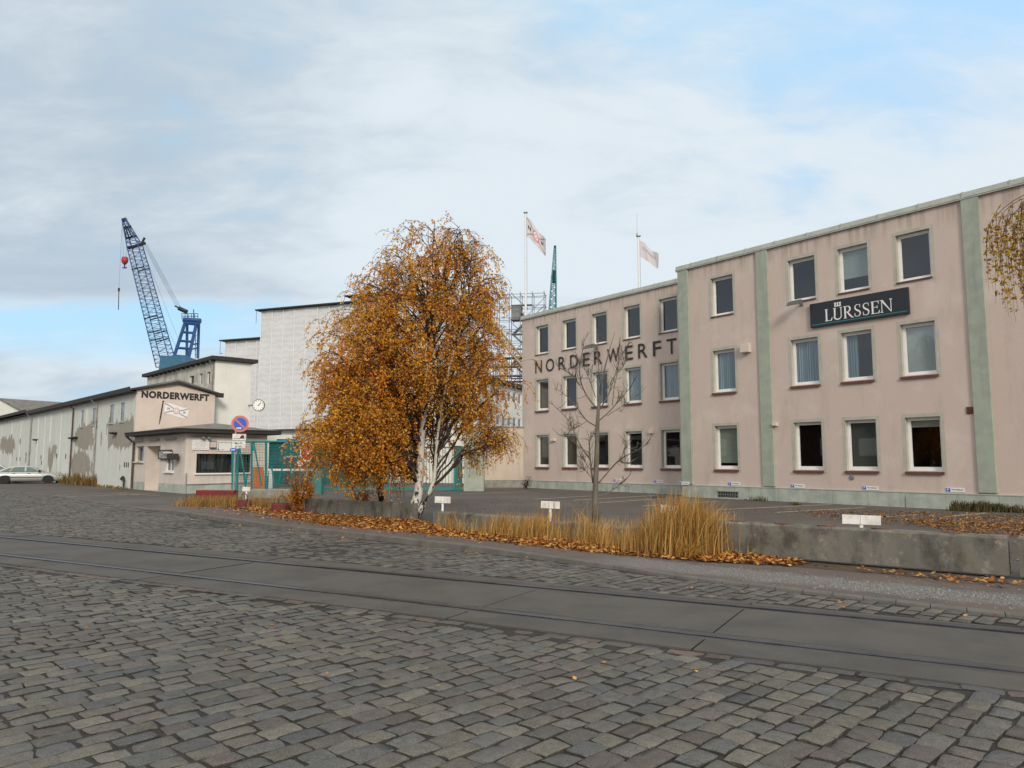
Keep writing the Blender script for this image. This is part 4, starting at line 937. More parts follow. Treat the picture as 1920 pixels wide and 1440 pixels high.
# ------------------------------------------------------------------ taller white block behind the hall
U0 = C0 + HY*4.5 - HX*.9
ub = thing('upper_block', 'taller white flat roofed block with stained render rising behind the hall roof', 'building', (*U0, 0), A_H)
UW, UL = 2.2, 12.5
uh = [(-4.15, -3.35, 6.30, 6.80), (-2.5, -2.0, 6.18, 6.82), (-1.25, -.72, 6.10, 6.82), (-6.9, -6.5, 6.5, 6.8), (-9.0, -8.6, 6.5, 6.75)]
q = MB(); wall_holes(q, -UL, 0, 0, 7.42, 0, uh, .2); q.quad((-UL, UW, 0), (-UL, 0, 0), (-UL, 0, 7.42), (-UL, UW, 7.42)); q.quad((-UL, UW, 0), (0, UW, 0), (0, UW, 7.42), (-UL, UW, 7.42)); q.build('wall', 'old_render', ub)
q = MB().quad((0.0, 0, 0), (0.0, UW, 0), (0.0, UW, 7.42), (0.0, 0, 7.42)); q.build('gable_wall', 'white_render', ub)
q = MB(); q.box(-UL-.3, .28, -.3, UW+.3, 7.44, 7.66); q.box(-2, -.3, .4, 1.8, 7.662, 7.75); q.build('roof', 'fascia_dark', ub)
for h in uh:
    q = MB(); q.box(h[0], h[1], .12, .14, h[2], h[3]); wd = q.build('window', 'room', ub); q = MB()
    for e in ((h[0], h[0]+.05, h[2], h[3]), (h[1]-.05, h[1], h[2], h[3])): q.box(e[0], e[1], .08, .118, e[2], e[3])
    q.build('frame', 'white_render', wd)
MB().tube([(-.25, -.25, 7.4), (-.25, -.07, 7.2), (-.25, -.07, 4.8)], .06, 8).build('downpipe', 'zinc_pipe', ub)
for i in range(14): MB().box(-.05-i*.85, .05-i*.85, -.26, -.02, 7.34, 7.43).build('rafter_end', 'fascia_dark', ub)
# clock on a bracket off its right edge
Cp = at(485, 760, 45.2)
t = thing('wall_clock', 'round white clock on a bracket at the right edge of the tall white block', 'clock', Cp, R(8))
MB().lathe([(.345, -.06), (.36, -.05), (.36, .06), (.345, .07)], (0, 0, 0), 32, 'y').build('case', 'dark_trim', t)
MB().lathe([(.325, -.066), (.325, -.0605)], (0, 0, 0), 32, 'y').build('face', 'clock_face', t)
q = MB()
for i in range(12):
    a = i*math.pi/6; c, s_ = math.cos(a), math.sin(a); q.add([(s_*.24-c*.014, -.069, c*.24+s_*.014), (s_*.24+c*.014, -.069, c*.24-s_*.014), (s_*.30+c*.014, -.069, c*.30-s_*.014), (s_*.30-c*.014, -.069, c*.30+s_*.014)], [(0, 1, 2, 3)])
q.build('hour_mark', 'lettering_black', t)
for ang, ln, wd_, yy in ((48, .17, .022, -.072), (38, .26, .014, -.075)):
    a = R(ang); c, s_ = math.cos(a), math.sin(a); MB().add([(-s_*.06-c*wd_, yy, -c*.06+s_*wd_), (-s_*.06+c*wd_, yy, -c*.06-s_*wd_), (s_*ln+c*wd_*.6, yy, c*ln-s_*wd_*.6), (s_*ln-c*wd_*.6, yy, c*ln+s_*wd_*.6)], [(0, 1, 2, 3)]).build('hand', 'lettering_black', t)
MB().bar((-.36, 0, 0), (-.62, .1, 0), .03).build('bracket', 'dark_trim', t)

# ------------------------------------------------------------------ sheeted hall, rear office, far house
WR = np.array([-25.57, 75.0]); A_W = R(-21)
wr = thing('sheeted_building', 'tall stepped building wrapped in pale grey scaffold sheeting', 'building', (*WR, 0), A_W)
blocks = [(-5.0, -.02, 13.9, 0.6), (0, 19.0, 16.65, 0.0), (8.6, 13.4, 18.05, 3.0)]
for x0, x1, zt, y0 in blocks:
    q = MB(); nx = int((x1-x0)/.5); nz = 26
    Vv = []; zb = 4.6 if y0 < 1 else 16.7
    for j in range(nz+1):
        for i in range(nx+1):
            x = x0+(x1-x0)*i/nx; z = zb+(zt-zb)*j/nz
            Vv.append((x, y0+.05*math.sin(x*2.1+j*.7)*math.sin(j*1.3+x)+rng.normal(0, .02), z))
    fs = [(j*(nx+1)+i, j*(nx+1)+i+1, (j+1)*(nx+1)+i+1, (j+1)*(nx+1)+i) for j in range(nz) for i in range(nx)]
    q.add(Vv, fs); q.build('sheeting', 'tarp', wr, smooth=True)
    q = MB(); q.box(x0, x0+.05, y0+.3, y0+12, zb, zt); q.box(x1-.05, x1, y0+.3, y0+12, zb, zt); q.box(x0, x1, y0+11.9, y0+12, zb, zt); q.build('sheeting', 'tarp', wr)
    q = MB(); q.box(x0-.45, x1+.4, y0-.45, y0+12.3, zt+.04, zt+.16); q.build('roof', 'roof_felt', wr)
    q = MB()
    x = x0+.1
    while x < x1: q.box(x-.035, x+.035, y0-.10, y0-.04, zb, zt-.05); x += 1.36
    q.build('seam', 'tarp_seam', wr)
q = MB(); q.tube([(-5.3, .2, 13.95), (-5.3, .2, 12.6)], .03, 5); q.tube([(-5.3, .2, 12.6), (-4.9, .2, 12.6)], .03, 5); q.tube([(-.35, -.3, 16.7), (-.35, -.3, 15.4)], .03, 5); q.tube([(8.2, 2.7, 18.1), (7.6, 2.7, 16.7)], .03, 5); q.build('scaffold_tube', 'scaffold_steel', wr)
q = MB(); q.box(-5, 18.9, .8, 11, 0, 4.55); q.build('ground_storey', 'white_render', wr)

RO = at(978, 800, 58)[:2]; A_R = R(70)
ro = thing('rear_office', 'white two row office block glimpsed between the birch and the pink building', 'building', (*RO, 0), A_R)
RL, RRt = -8.4, 5.0
rh = []
for i in range(15):
    x0 = RL+.6+i*1.16
    if x0+.8 < RRt: rh.append((x0, x0+.82, 5.82, 6.66)); rh.append((x0, x0+.82, 4.0, 4.74))
q = MB(); wall_holes(q, RL, RRt, 0, 7.0, 0, rh, .2); q.quad((RL, 0, 0), (RL, 9, 0), (RL, 9, 7), (RL, 0, 7)); q.quad((RRt, 0, 0), (RRt, 9, 0), (RRt, 9, 7), (RRt, 0, 7)); q.quad((RL, 9, 0), (RRt, 9, 0), (RRt, 9, 7), (RL, 9, 7)); q.build('wall', 'white_render', ro)
MB().box(RL-.3, RRt+.3, -.35, 9.3, 7.02, 7.28).build('roof', 'roof_felt', ro)
for h in rh:
    q = MB()
    for e in ((h[0], h[0]+.07, h[2], h[3]), (h[1]-.07, h[1], h[2], h[3]), (h[0]+.07, h[1]-.07, h[2], h[2]+.07), (h[0]+.07, h[1]-.07, h[3]-.07, h[3])): q.box(e[0], e[1], .05, .11, e[2], e[3])
    wd = q.build('window', 'white_pvc', ro); MB().quad((h[0]+.05, .09, h[2]+.05), (h[1]-.05, .09, h[2]+.05), (h[1]-.05, .09, h[3]-.05), (h[0]+.05, .09, h[3]-.05)).build('pane', 'glass_dark', wd)
    MB().box(h[0], h[1], .19, .2, h[2], h[3]).build('backing', 'room', wd)

FB = at(20, 760, 85)
fh = thing('far_shed', 'pale gabled shed far behind the long hall at the picture edge', 'building', (FB[0], 85, 0), R(-30))
zt = at(20, 748, 85)[2]
q = MB(); q.add([(-12, 0, 0), (3.4, 0, 0), (3.4, 0, zt-1.8), (-2.2, 0, zt), (-12, 0, zt), (-12, 14, 0), (3.4, 14, 0), (3.4, 14, zt-1.8), (-2.2, 14, zt), (-12, 14, zt)], [(0, 1, 2, 3, 4), (5, 9, 8, 7, 6), (1, 6, 7, 2), (0, 4, 9, 5)]); q.build('wall', 'white_render', fh)
q = MB(); q.add([(3.6, -.2, zt-1.86), (-2.2, -.2, zt+.02), (-12, -.2, zt+.02), (3.6, 14.2, zt-1.86), (-2.2, 14.2, zt+.02), (-12, 14.2, zt+.02), (3.6, -.2, zt-1.7), (-2.2, -.2, zt+.18), (-12, -.2, zt+.18), (3.6, 14.2, zt-1.7), (-2.2, 14.2, zt+.18), (-12, 14.2, zt+.18)], [(0, 3, 4, 1), (1, 4, 5, 2), (6, 7, 10, 9), (7, 8, 11, 10), (0, 1, 7, 6), (1, 2, 8, 7), (3, 9, 10, 4), (0, 6, 9, 3)]); q.build('roof', 'roof_grey', fh)

# ------------------------------------------------------------------ cranes, scaffold, flagpoles
def lattice(mb, A, B, wa, wb, side, up, n, r=.06, rb=.03, chords=True):
    """four chord box lattice from A to B, square section tapering from wa to wb"""
    A, B, side, up = (np.asarray(p, float) for p in (A, B, side, up)); C = [(-1, -1), (1, -1), (1, 1), (-1, 1)]
    def pt(t, k): w_ = wa+(wb-wa)*t; return A+(B-A)*t + side*C[k][0]*w_/2 + up*C[k][1]*w_/2
    if chords:
        for k in range(4): mb.tube([pt(0, k), pt(1, k)], r, 5)
    for i in range(n):
        t0, t1 = i/n, (i+1)/n
        for k in range(4):
            k2 = (k+1) % 4
            a, b = (pt(t0, k), pt(t1, k2)) if i % 2 else (pt(t0, k2), pt(t1, k))
            mb.tube([a, b], rb, 4, False); mb.tube([pt(t0, k), pt(t0, k2)], rb, 4, False)
YC = 110.0
cb = at(316, 690, YC)
cr = thing('harbour_crane', 'tall blue lattice boom harbour crane behind the roofs at the left', 'crane', (cb[0], YC, 0))
def cl(px, py, dy=0.0): p = at(px, py, YC+dy); return np.array([p[0]-cb[0], p[1]-YC, p[2]])
foot, mid_, tip = cl(312, 686, -1), cl(253, 462, -3.0), cl(233, 412, -3.5)
dirb = (mid_-foot)/np.linalg.norm(mid_-foot); sideb = np.array([dirb[2], 0, -dirb[0]]); sideb /= np.linalg.norm(sideb); upb = np.cross(dirb, sideb)
kn = foot+(mid_-foot)*.02; k1 = foot+dirb*(np.linalg.norm(mid_-foot)*.12)
q = MB(); lattice(q, foot, mid_, 2.1, 1.6, sideb, upb, 30, .075, .026); lattice(q, mid_, tip, 1.6, .45, sideb, upb, 6, .08, .035)
q.build('boom', 'crane_blue', cr)
q = MB()
hd = mid_+(tip-mid_)*.35; hd2 = mid_+(tip-mid_)*.72
for a in (-.55, -.15, .25, .6): q.tube([hd+sideb*a-upb*.4, hd2+sideb*a*.6-upb*.4], .1, 4)
q.tube([hd-sideb*.8, hd+sideb*.8], .16, 6); q.tube([hd2-sideb*.55, hd2+sideb*.55], .2, 6); q.tube([tip-sideb*.3, tip+sideb*.3], .28, 8); q.tube([mid_-sideb*1.0, mid_+sideb*1.6+dirb*.1], .22, 6); q.tube([mid_+sideb*.9, mid_+sideb*1.7+dirb*.9], .16, 6)
q.build('boom_head', 'crane_dark', cr)
for py, k in ((505, 1), (598, 1), (625, 1), (640, 1)):
    t = np.clip((690-py)/(690-462), 0, 1); c = foot+(mid_-foot)*t; w_ = 2.15-.4*t; q = MB()
    for a in (-1, 1): q.tube([c-sideb*w_/2+upb*a*w_/2, c+sideb*w_/2+upb*a*w_/2], .1, 5)
    q.build('boom_collar', 'crane_dark', cr)
# A-frame (mast) with rungs, platform railing
q = MB()
tl, tr, bl, br, bl2, br2 = cl(348, 602), cl(373, 602), cl(324, 676), cl(352, 678), cl(350, 674, 3), cl(371, 672, 3)
tb, tc = cl(350, 602, 3), cl(375, 602, 3)
for a, b, r in ((bl, tl, .24), (br, cl(369, 604), .24), (cl(350, 676, 2), cl(351, 606, 2), .2), (cl(371, 672, 2), cl(373, 604, 2), .2)): q.tube([a, b], r, 6)
q.tube([cl(344, 600), cl(376, 602)], .42, 6); q.tube([cl(346, 605), cl(374, 608)], .3, 6)
for t in (.12, .32, .5, .72): q.tube([bl+(tl-bl)*t, br+(cl(369, 604)-br)*t], .20, 5)
for t in (.3, .42): q.tube([br+(tr-br)*t, cl(371, 672, 2)+(cl(373, 604, 2)-cl(371, 672, 2))*t], .12, 5)
q.build('mast', 'crane_blue', cr)
q = MB()
for x in (341, 347, 353, 359, 365, 371): q.tube([cl(x, 598), cl(x, 588)], .045, 4)
for y in (588, 593): q.tube([cl(341, y), cl(371, y)], .045, 4)
q.tube([cl(363, 600), cl(363, 580)], .07, 5)
for y in range(620, 672, 9): q.tube([cl(365, y, 2), cl(369, y, 2)], .035, 4)
q.tube([cl(366.5, 612, 2), cl(366.5, 672, 2)], .05, 4); q.build('railing', 'crane_dark', cr)
q = MB(); z0 = cl(330, 700)[2]; z1 = cl(330, 672)[2]
q.add([(-.2, -3, z0-3), (4.6, -3, z0-3), (4.6, 3, z0-3), (-.2, 3, z0-3), (.1, -3, z1), (3.6, -3, z1), (3.6, 3, z1), (.1, 3, z1)], [(0, 3, 2, 1), (4, 5, 6, 7), (0, 1, 5, 4), (1, 2, 6, 5), (2, 3, 7, 6), (3, 0, 4, 7)]); q.build('machine_house', 'crane_teal', cr)
q = MB()
for x in (-2.5, 7): 
    for y in (-4, 4): q.tube([(2+(x-2)*.6, y*.6, z0-3), (x, y, 0)], .45, 6)
q.tube([(2, 0, z0-3.5), (2, 0, z0-2.9)], 3.0, 16); q.tube([(-2.5, -4, .4), (7, -4, .4)], .5, 6); q.tube([(-2.5, 4, .4), (7, 4, .4)], .5, 6); q.build('portal', 'crane_blue', cr)
blk = cl(344, 581, -.5)
q = MB(); q.tube([blk+np.array([-.7, 0, .25]), blk+np.array([.5, 0, -.3])], .36, 6); q.tube([blk+np.array([-1.3, 0, .6]), blk+np.array([-.6, 0, .25])], .12, 5); q.build('pulley_block', 'crane_dark', cr)
q = MB()
for o_ in (-.35, -.12, .12, .35): q.tube([mid_+sideb*1.5+upb*o_*2, blk+np.array([-.7+o_*.6, o_, .3])], .022, 3, False)
for o_ in (-.2, .2): q.tube([blk+np.array([.5, o_, -.4]), cl(352, 598)], .03, 3, False)
q.tube([mid_+sideb*.9, cl(336, 640)], .018, 3, False); q.tube([foot+dirb*.55*np.linalg.norm(mid_-foot)+sideb*.8, cl(332, 655)], .018, 3, False)
hk = cl(234, 489, -3.5); hk2 = cl(223, 540, -3.5)
for a in (-.2, .2): q.tube([tip+np.array([a*1.6, 0, -.1]), hk+np.array([a, 0, .6])], .018, 3, False)
q.tube([tip+np.array([-.3, 0, 0]), hk2], .018, 3, False); q.build('rope', 'rope', cr)
q = MB(); q.lathe([(.12, .62), (.42, .52), (.48, .1), (.40, -.25), (.16, -.55)], hk, 14); q.build('hook_block', 'hook_red', cr, smooth=True)
q = MB(); q.tube([hk+np.array([0, 0, -.55]), hk+np.array([0, 0, -.95]), hk+np.array([.22, 0, -1.12]), hk+np.array([.3, 0, -.9])], .09, 6); q.tube([hk+np.array([-.3, 0, -1.05]), hk+np.array([.3, 0, -1.05])], .08, 6); q.build('hook', 'crane_dark', cr)
q = MB(); q.tube([hk2, cl(223, 546, -3.5)], .14, 6); q.tube([cl(223, 546, -3.5), cl(222, 581, -3.5)], .06, 5); q.build('whip_hook', 'crane_dark', cr)
# second, more distant jib
jb = at(1036, 600, 125.)
jr = thing('lattice_jib_crane', 'slim teal lattice crane jib rising behind the flat roof of the pink building', 'crane', (jb[0], 125, 0))
def jl(px, py): p = at(px, py, 125.); return np.array([p[0]-jb[0], 0, p[2]])
a, m_, b = jl(1034, 640), jl(1038.5, 520), jl(1040.5, 466); dj = (b-a)/np.linalg.norm(b-a); sj = np.array([dj[2], 0, -dj[0]]); uj = np.array([0, 1., 0])
q = MB(); lattice(q, a, m_, 1.55, .75, sj, uj, 16, .12, .05); lattice(q, m_, b, .75, .3, sj, uj, 8, .09, .045); q.build('jib', 'jib_teal', jr)
q = MB(); q.tube([b, b+dj*.5], .22, 6); q.tube([m_-sj*.5, m_+sj*.5], .25, 6); q.tube([m_+dj*-1, m_+dj*1.2], .3, 6); q.tube([b+sj*.1, jl(1042.5, 600)], .05, 4); q.build('jib_head', 'crane_dark', jr)
q = MB(); q.tube([(0, 0, 0), (0, 0, a[2])], 1.1, 10); q.tube([(0, 0, a[2]-1.5), (0, 0, a[2])], 2.0, 10); q.build('tower', 'crane_teal', jr)

SC = at(932, 553, 62)[:2]; A_S = R(-10)
sf = thing('scaffold_tower', 'open steel tube scaffold with stair flights behind the left end of the pink building', 'scaffold', (*SC, 0), A_S)
q = MB(); SX = (0, 1.05, 1.98, 3.0, 4.0); ztop = 15.5
for x in SX:
    for y in (0, 1.1): q.tube([(x, y, 0), (x, y, ztop+(.15 if y == 0 else 0))], .03, 5)
q.build('standard', 'scaffold_steel', sf)
q = MB()
z = .45
while z <= ztop:
    for y in (0, 1.1): q.tube([(-.1, y, z), (4.1, y, z)], .022, 4)
    if z > 3: 
        q.tube([(-.1, 0, z-.35), (4.1, 0, z-.35)], .016, 4)
    for x in SX: q.tube([(x, 0, z), (x, 1.1, z)], .03, 4)
    z += 1.0
q.build('ledger', 'scaffold_steel', sf)
q = MB()
for z in (6.4, 7.4, 8.4, 9.4, 10.4, 11.4, 12.4, 13.4): q.tube([(2.0, 1.1, z), (4.0, 1.1, z+2)], .022, 4); 
for z in (12.4, 13.4): q.tube([(2.98, 0, z), (4, 0, z+1)], .03, 4)
q.build('brace', 'scaffold_steel', sf)
for i in range(7):
    z = 5.9+i*1.25; q = MB(); x0, x1 = (1.25, 2.55) if i % 2 else (2.55, 1.25)
    for y in (.5, 1.0): q.tube([(x0, y, z), (x1, y, z+1.2)], .05, 4)
    for k in range(8): t = k/8; q.box(x0+(x1-x0)*t-.09, x0+(x1-x0)*t+.09, .5, 1.0, z+1.2*t, z+1.2*t+.04)
    q.box(1.1, 2.9, .45, 1.05, z+1.2, z+1.25); q.tube([(x0, .5, z+.9), (x1, .5, z+2.1)], .03, 4); q.build('stair_flight', 'scaffold_steel', sf)
q = MB(); q.box(1.2, 1.95, .2, 1.2, 13.3, 14.5); q.box(-.2, 4.2, .1, 1.0, 10.05, 10.1); q.box(.4, 4.2, .1, 1.0, 8.05, 8.1); q.build('platform', 'scaffold_steel', sf)
bm0, bm1 = at(926, 614, 60), at(980, 678, 60)
t = thing('crane_strut', 'tan steel lattice strut slanting down in front of the scaffold', 'strut', (bm1[0], 60, 0))
q = MB(); a, b = np.array([bm0[0]-bm1[0]-1.2, 0, bm0[2]+1.4]), np.array([.6, 0, bm1[2]-.8]); dd_ = (b-a)/np.linalg.norm(b-a); ss_ = np.array([-dd_[2], 0, dd_[0]]); lattice(q, a, b, .5, .5, ss_, np.array([0, 1., 0]), 14, .07, .03); q.build('beam', 'tan_steel', t)
q = MB(); q.tube([(.6, 0, bm1[2]-.8), (.6, 0, 0)], .15, 8); q.build('post', 'tan_steel', t)
q2 = at(960, 745, 59)
t = thing('dark_site_frame', 'dark steel frame of scaffold decks above the white rear office roof', 'frame', (q2[0], 60.5, 0), R(-10))
q = MB()
for z in (7.6, 8.35, 9.1, 9.8): q.box(-2.6, 1.6, -.5, .6, z, z+.07)
q.build('deck', 'scaffold_steel', t); q = MB()
for x in (-2.5, -1.5, -.5, .5, 1.5):
    for y in (-.45, .55): q.tube([(x, y, 0), (x, y, 9.9)], .035, 5)
    q.tube([(x, -.45, 7.6), (x+.9, -.45, 9.8)], .025, 4)
q.build('upright', 'scaffold_steel', t)

def flag_mesh(parent, name, W_, H_, ox, oz, droop, m, marks):
    """wind blown cloth hung from the top of a pole; marks(fn) draws on it through the same surface"""
    def sp(u, v, off=0.0):
        d_ = droop*u**1.15*W_; x = ox+u*W_*math.cos(droop*.55); z = oz - (1-v)*H_*(1-.18*u) - d_ + .04*math.sin(u*8)
        y = .16*u*math.sin(u*9+v*2.2) - off
        return (x, y, z)
    N, M_ = 20, 10; q = MB(); q.add([sp(i/N, j/M_) for j in range(M_+1) for i in range(N+1)], [(j*(N+1)+i, j*(N+1)+i+1, (j+1)*(N+1)+i+1, (j+1)*(N+1)+i) for j in range(M_) for i in range(N)])
    fl = q.build(name, m, parent, smooth=True); marks(sp, parent); return fl
def flagpole(px, py0, py1, Yd, label):
    a, b = at(px, py0, Yd), at(px, py1, Yd)
    t = thing('flagpole', label, 'flagpole', (b[0], Yd, 0)); h = a[2]
    q = MB(); q.tube([(0, 0, 0), (0, 0, 8), (.03, 0, h*.75), (0, 0, h)], [.085, .075, .06, .045], 8); q.build('pole', 'paint_white', t)
    q = MB(); q.lathe([(.04, h), (.13, h+.02), (.13, h+.07), (.02, h+.1)], (.03, 0, 0), 10); q.build('cap', 'metal_grey', t); 
    q = MB(); q.tube([(.10, 0, h-.1), (.11, 0, h*.7), (.10, 0, 9.5)], .008, 3); q.build('halyard', 'rope', t); return a
p1_ = flagpole(985, 400, 595, 44.5, 'white flagpole at the left end of the pink roof, the taller one')
p2_ = flagpole(1197.5, 444, 530, 40., 'white flagpole with an aerial at its top behind the pink roof')
t = thing('flag', 'white flag with red ring, crossed bands and W flying from the taller flagpole', 'flag', (p1_[0], 44.5, p1_[2]-.3))
def marks1(sp, par):
    q = MB()
    for a, b in (((.02, .98), (.98, .05)), ((.02, .1), (.98, .9))):
        for i in range(14):
            pp = []
            for t_, s_ in ((i/14, -.04), ((i+1)/14, -.04), ((i+1)/14, .04), (i/14, .04)): pp.append(sp(a[0]+(b[0]-a[0])*t_, min(1, max(0, a[1]+(b[1]-a[1])*t_+s_)), .012))
            q.add(pp, [(0, 1, 2, 3)])
    q.build('band', 'mark_grey', par)
    for r0, r1, m, o_ in ((.18, .27, 'flag_pink', .02), (0, .18, 'paint_white', .02), (.07, .125, 'flag_pink', .026)):
        q = MB()
        for i in range(24):
            a0, a1 = 2*math.pi*i/24, 2*math.pi*(i+1)/24; q.add([sp(.5+math.cos(a)*r*.62, .5+math.sin(a)*r, o_) for a, r in ((a0, r0), (a1, r0), (a1, r1), (a0, r1))], [(0, 1, 2, 3)])
        q.build('ring', m, par)
    for ch_, u0, v0 in (('N', .10, .42), ('W', .74, .42)):
        V, Fc, wd_ = text2d(ch_, .03); q = MB(); q.add([sp(u0+.15*p[0]/wd_, v0+.22*p[1], .015) for p in V], Fc); q.build('letter', 'lettering_black', par)
flag_mesh(t, 'cloth', 1.42, 1.25, .05, .1, 1.05, 'flag_cloth', marks1)
t = thing('flag', 'plain white flag with small dark lettering on the shorter flagpole', 'flag', (p2_[0], 40., p2_[2]-.25))
def marks2(sp, par):
    V, Fc, wd_ = text2d('LÜRSSEN', .0); q = MB(); q.add([sp(.14+.72*p[0]/wd_, .52+.22*p[1], .014) for p in V], Fc); q.build('lettering', 'mark_grey', par)
flag_mesh(t, 'cloth', 1.1, .95, .04, .05, .75, 'flag_cloth', marks2)
a = at(1194.5, 437, 40.05); b = at(1196.5, 452, 40.05); c = at(1194.5, 400, 40.05)
t = thing('aerial', 'thin radio aerial rising beside the shorter flagpole', 'aerial', (b[0], 40.1, 0))
q = MB(); q.tube([(0, 0, 0), (0, 0, b[2]), (a[0]-b[0], 0, a[2])], .035, 6); q.build('mast', 'metal_grey', t); MB().tube([(a[0]-b[0], 0, a[2]), (c[0]-b[0], 0, c[2])], .006, 4).build('whip', 'metal_grey', t)

# ------------------------------------------------------------------ gate, yard things behind it
def L2(px, py, Yd, o): p = at(px, py, Yd); return np.array([p[0]-o[0], p[1]-o[1], p[2]])
YG = 33.6
go = at(470, 922, YG)
gt = thing('sliding_gate', 'teal steel sliding gate panel with wire mesh, slanted struts and a top rail', 'gate', (go[0], YG, 0))
gl_ = lambda px, py, dy=0.0: L2(px, py, YG, (go[0], YG, 0)) + np.array([0, dy, 0])
q = MB(); q.tube([gl_(436, 828), gl_(588, 828)], .05, 4); q.tube([gl_(436, 919), gl_(588, 919)], .07, 4); q.tube([gl_(436, 829), gl_(436, 918)], .05, 4)
for x in (472, 499): q.tube([gl_(x, 829), gl_(x, 918)], .05, 4)
for x in (545, ): q.tube([gl_(x, 829), gl_(x, 918)], .03, 4)
q.build('frame', 'teal_paint', gt)
q = MB()
for a, b in (((448, 838), (460, 905)), ((475, 830), (490, 912)), ((541, 830), (521, 907)), ((562, 836), (544, 909)), ((584, 840), (568, 910)), ((508, 875), (515, 912)), ((456, 888), (460, 918)), ((463, 888), (459, 918))): q.tube([gl_(*a, .06), gl_(*b, .06)], .035, 4)
q.tube([gl_(472, 830, .05), gl_(476, 845, .05)], .09, 4); q.build('strut', 'teal_paint', gt)
q = MB()
for y in range(833, 917, 5): q.tube([gl_(437, y, .03), gl_(587, y, .03)], .006, 3, False)
for x in range(441, 588, 5): q.tube([gl_(x, 829, .035), gl_(x, 918, .035)], .005, 3, False)
q.build('wire_mesh', 'mesh_teal', gt)
pp0, pp1 = at(586, 926, 33.8), at(603, 926, 33.8)
t = thing('gate_post', 'broad teal steel gate post left of the birch', 'post', (pp0[0], 33.7, 0))
MB().box(0, pp1[0]-pp0[0], 0, .35, -.02, at(590, 834, 33.7)[2]).build('post', 'teal_paint', t, bevel=.02); MB().box(pp1[0]-pp0[0]+.004, pp1[0]-pp0[0]+.03, -.02, .3, 0, 2.1).build('stop_plate', 'teal_dark', t)
YG2 = 37.6; g2 = at(603, 919, YG2)
t = thing('gate_leaf', 'second teal gate leaf closing the drive behind the birch', 'gate', (g2[0], YG2, 0))
W2 = at(853, 917, YG2)[0]-g2[0]
q = MB(); q.box(0, W2, -.05, .05, .05, .17); q.box(0, W2, -.04, .04, 2.12, 2.2); 
for x in (0, W2*.25, W2*.5, W2*.75, W2-.08): q.box(x, x+.07, -.038, .038, .172, 2.118)
q.build('frame', 'teal_paint', t); q = MB()
for i in range(int(W2/.16)): q.tube([(i*.16+.1, 0, .17), (i*.16+.1, 0, 2.12)], .012, 4, False)
q.build('bar', 'teal_paint', t)
e0, e1 = at(854, 919, 37.9), at(867, 919, 37.9)
o = MB().box(0, e1[0]-e0[0], 0, .3, -.02, 2.25).box(-.05, e1[0]-e0[0]+.05, -.06, .34, -.02, .14).build('gate_post', 'teal_dark', bevel=.015); o.location = (e0[0], 37.5, 0); tag(o, 'dark teal gate post standing against the green masonry pier', 'post')
# boom barrier, orange board, container, yard signs
b0, b1 = at(474, 881, 35.6), at(586, 882, 35.6)
t = thing('boom_barrier', 'white barrier boom across the drive behind the teal gate', 'barrier', (b1[0], 35.6, 0))
MB().box(b0[0]-b1[0], 0, -.04, .04, b0[2]-.05, b0[2]+.05).build('boom', 'paint_white', t); MB().box(b0[0]-b1[0]+.8, b0[0]-b1[0]+.95, -.1, .1, 0, b0[2]-.055).build('post', 'paint_white', t)
t = thing('barrier_board', 'orange cone shaped board leaning in the gateway', 'board', (at(481, 920, 35.2)[0], 35.2, 0))
zt_ = at(480, 876, 35.2)[2]; MB().add([(-.36, 0, .18), (.40, 0, .18), (.26, .05, zt_), (-.26, .05, zt_), (-.36, .05, .18), (.40, .05, .18), (.26, .1, zt_), (-.26, .1, zt_)], [(0, 1, 2, 3), (7, 6, 5, 4), (0, 4, 5, 1), (1, 5, 6, 2), (2, 6, 7, 3), (3, 7, 4, 0)]).build('board', 'orange_paint', t)
MB().box(-.38, .44, -.12, .2, 0, .17).build('foot', 'tyre', t)
# teal net covered workshop side and grey container in the yard
c0, c1 = at(503, 880, 50), at(610, 880, 50)
t = thing('teal_clad_shed', 'low teal clad yard shed seen through the gate mesh', 'shed', (c0[0], 50, 0))
zt_ = at(550, 829, 50)[2]
q = MB(); q.box(0, c1[0]-c0[0]+3, 0, 6, 0, zt_)
for i in range(12): q.box(-.01, c1[0]-c0[0]+3.01, -.03, -.005, .4+i*.22, .46+i*.22)
q.build('wall', 'teal_dark', t); MB().box(-.3, c1[0]-c0[0]+3.3, -.3, 6.2, zt_+.01, zt_+.45).build('roof', 'white_render', t)
q = MB(); q.box(2.6, 3.3, -.33, -.305, zt_+.1, zt_+.25); q.box(.6, 2.0, -.33, -.305, zt_+.1, zt_+.2); q.build('name_strip', 'sign_blue', t)
d0, d1 = at(534, 880, 44), at(592, 880, 44)
t = thing('container', 'dark reddish grey container standing in the yard behind the gate', 'container', (d0[0], 44, 0))
q = MB(); zt_ = at(550, 858, 44)[2]; q.box(0, d1[0]-d0[0], 0, 2.2, .1, zt_)
for i in range(14): q.box(.05+i*.125, .11+i*.125, -.03, -.004, .15, zt_-.08)
q.build('box', 'container_grey', t); MB().box(-.03, d1[0]-d0[0]+.03, -.05, 2.22, zt_+.004, zt_+.1).build('rim', 'galv', t)
def pole_sign(px, ybase, Yd, label, cat, name): b = at(px, ybase, Yd); return thing(name, label, cat, (b[0], Yd, 0))
t = pole_sign(574, 925, 33.2, 'red octagonal STOP sign on a post beside the gate, partly behind birch leaves', 'sign', 'stop_sign')
zc_ = at(573, 846, 33.2)[2]; oct_ = lambda r: [(r*math.cos(math.pi/8+i*math.pi/4), zc_+1.45*r*math.sin(math.pi/8+i*math.pi/4)) for i in range(8)]
MB().prism(oct_(.33), -.03, -.012).build('rim', 'paint_white', t); MB().prism(oct_(.285), -.036, -.0305).build('face', 'sign_red_pure', t)
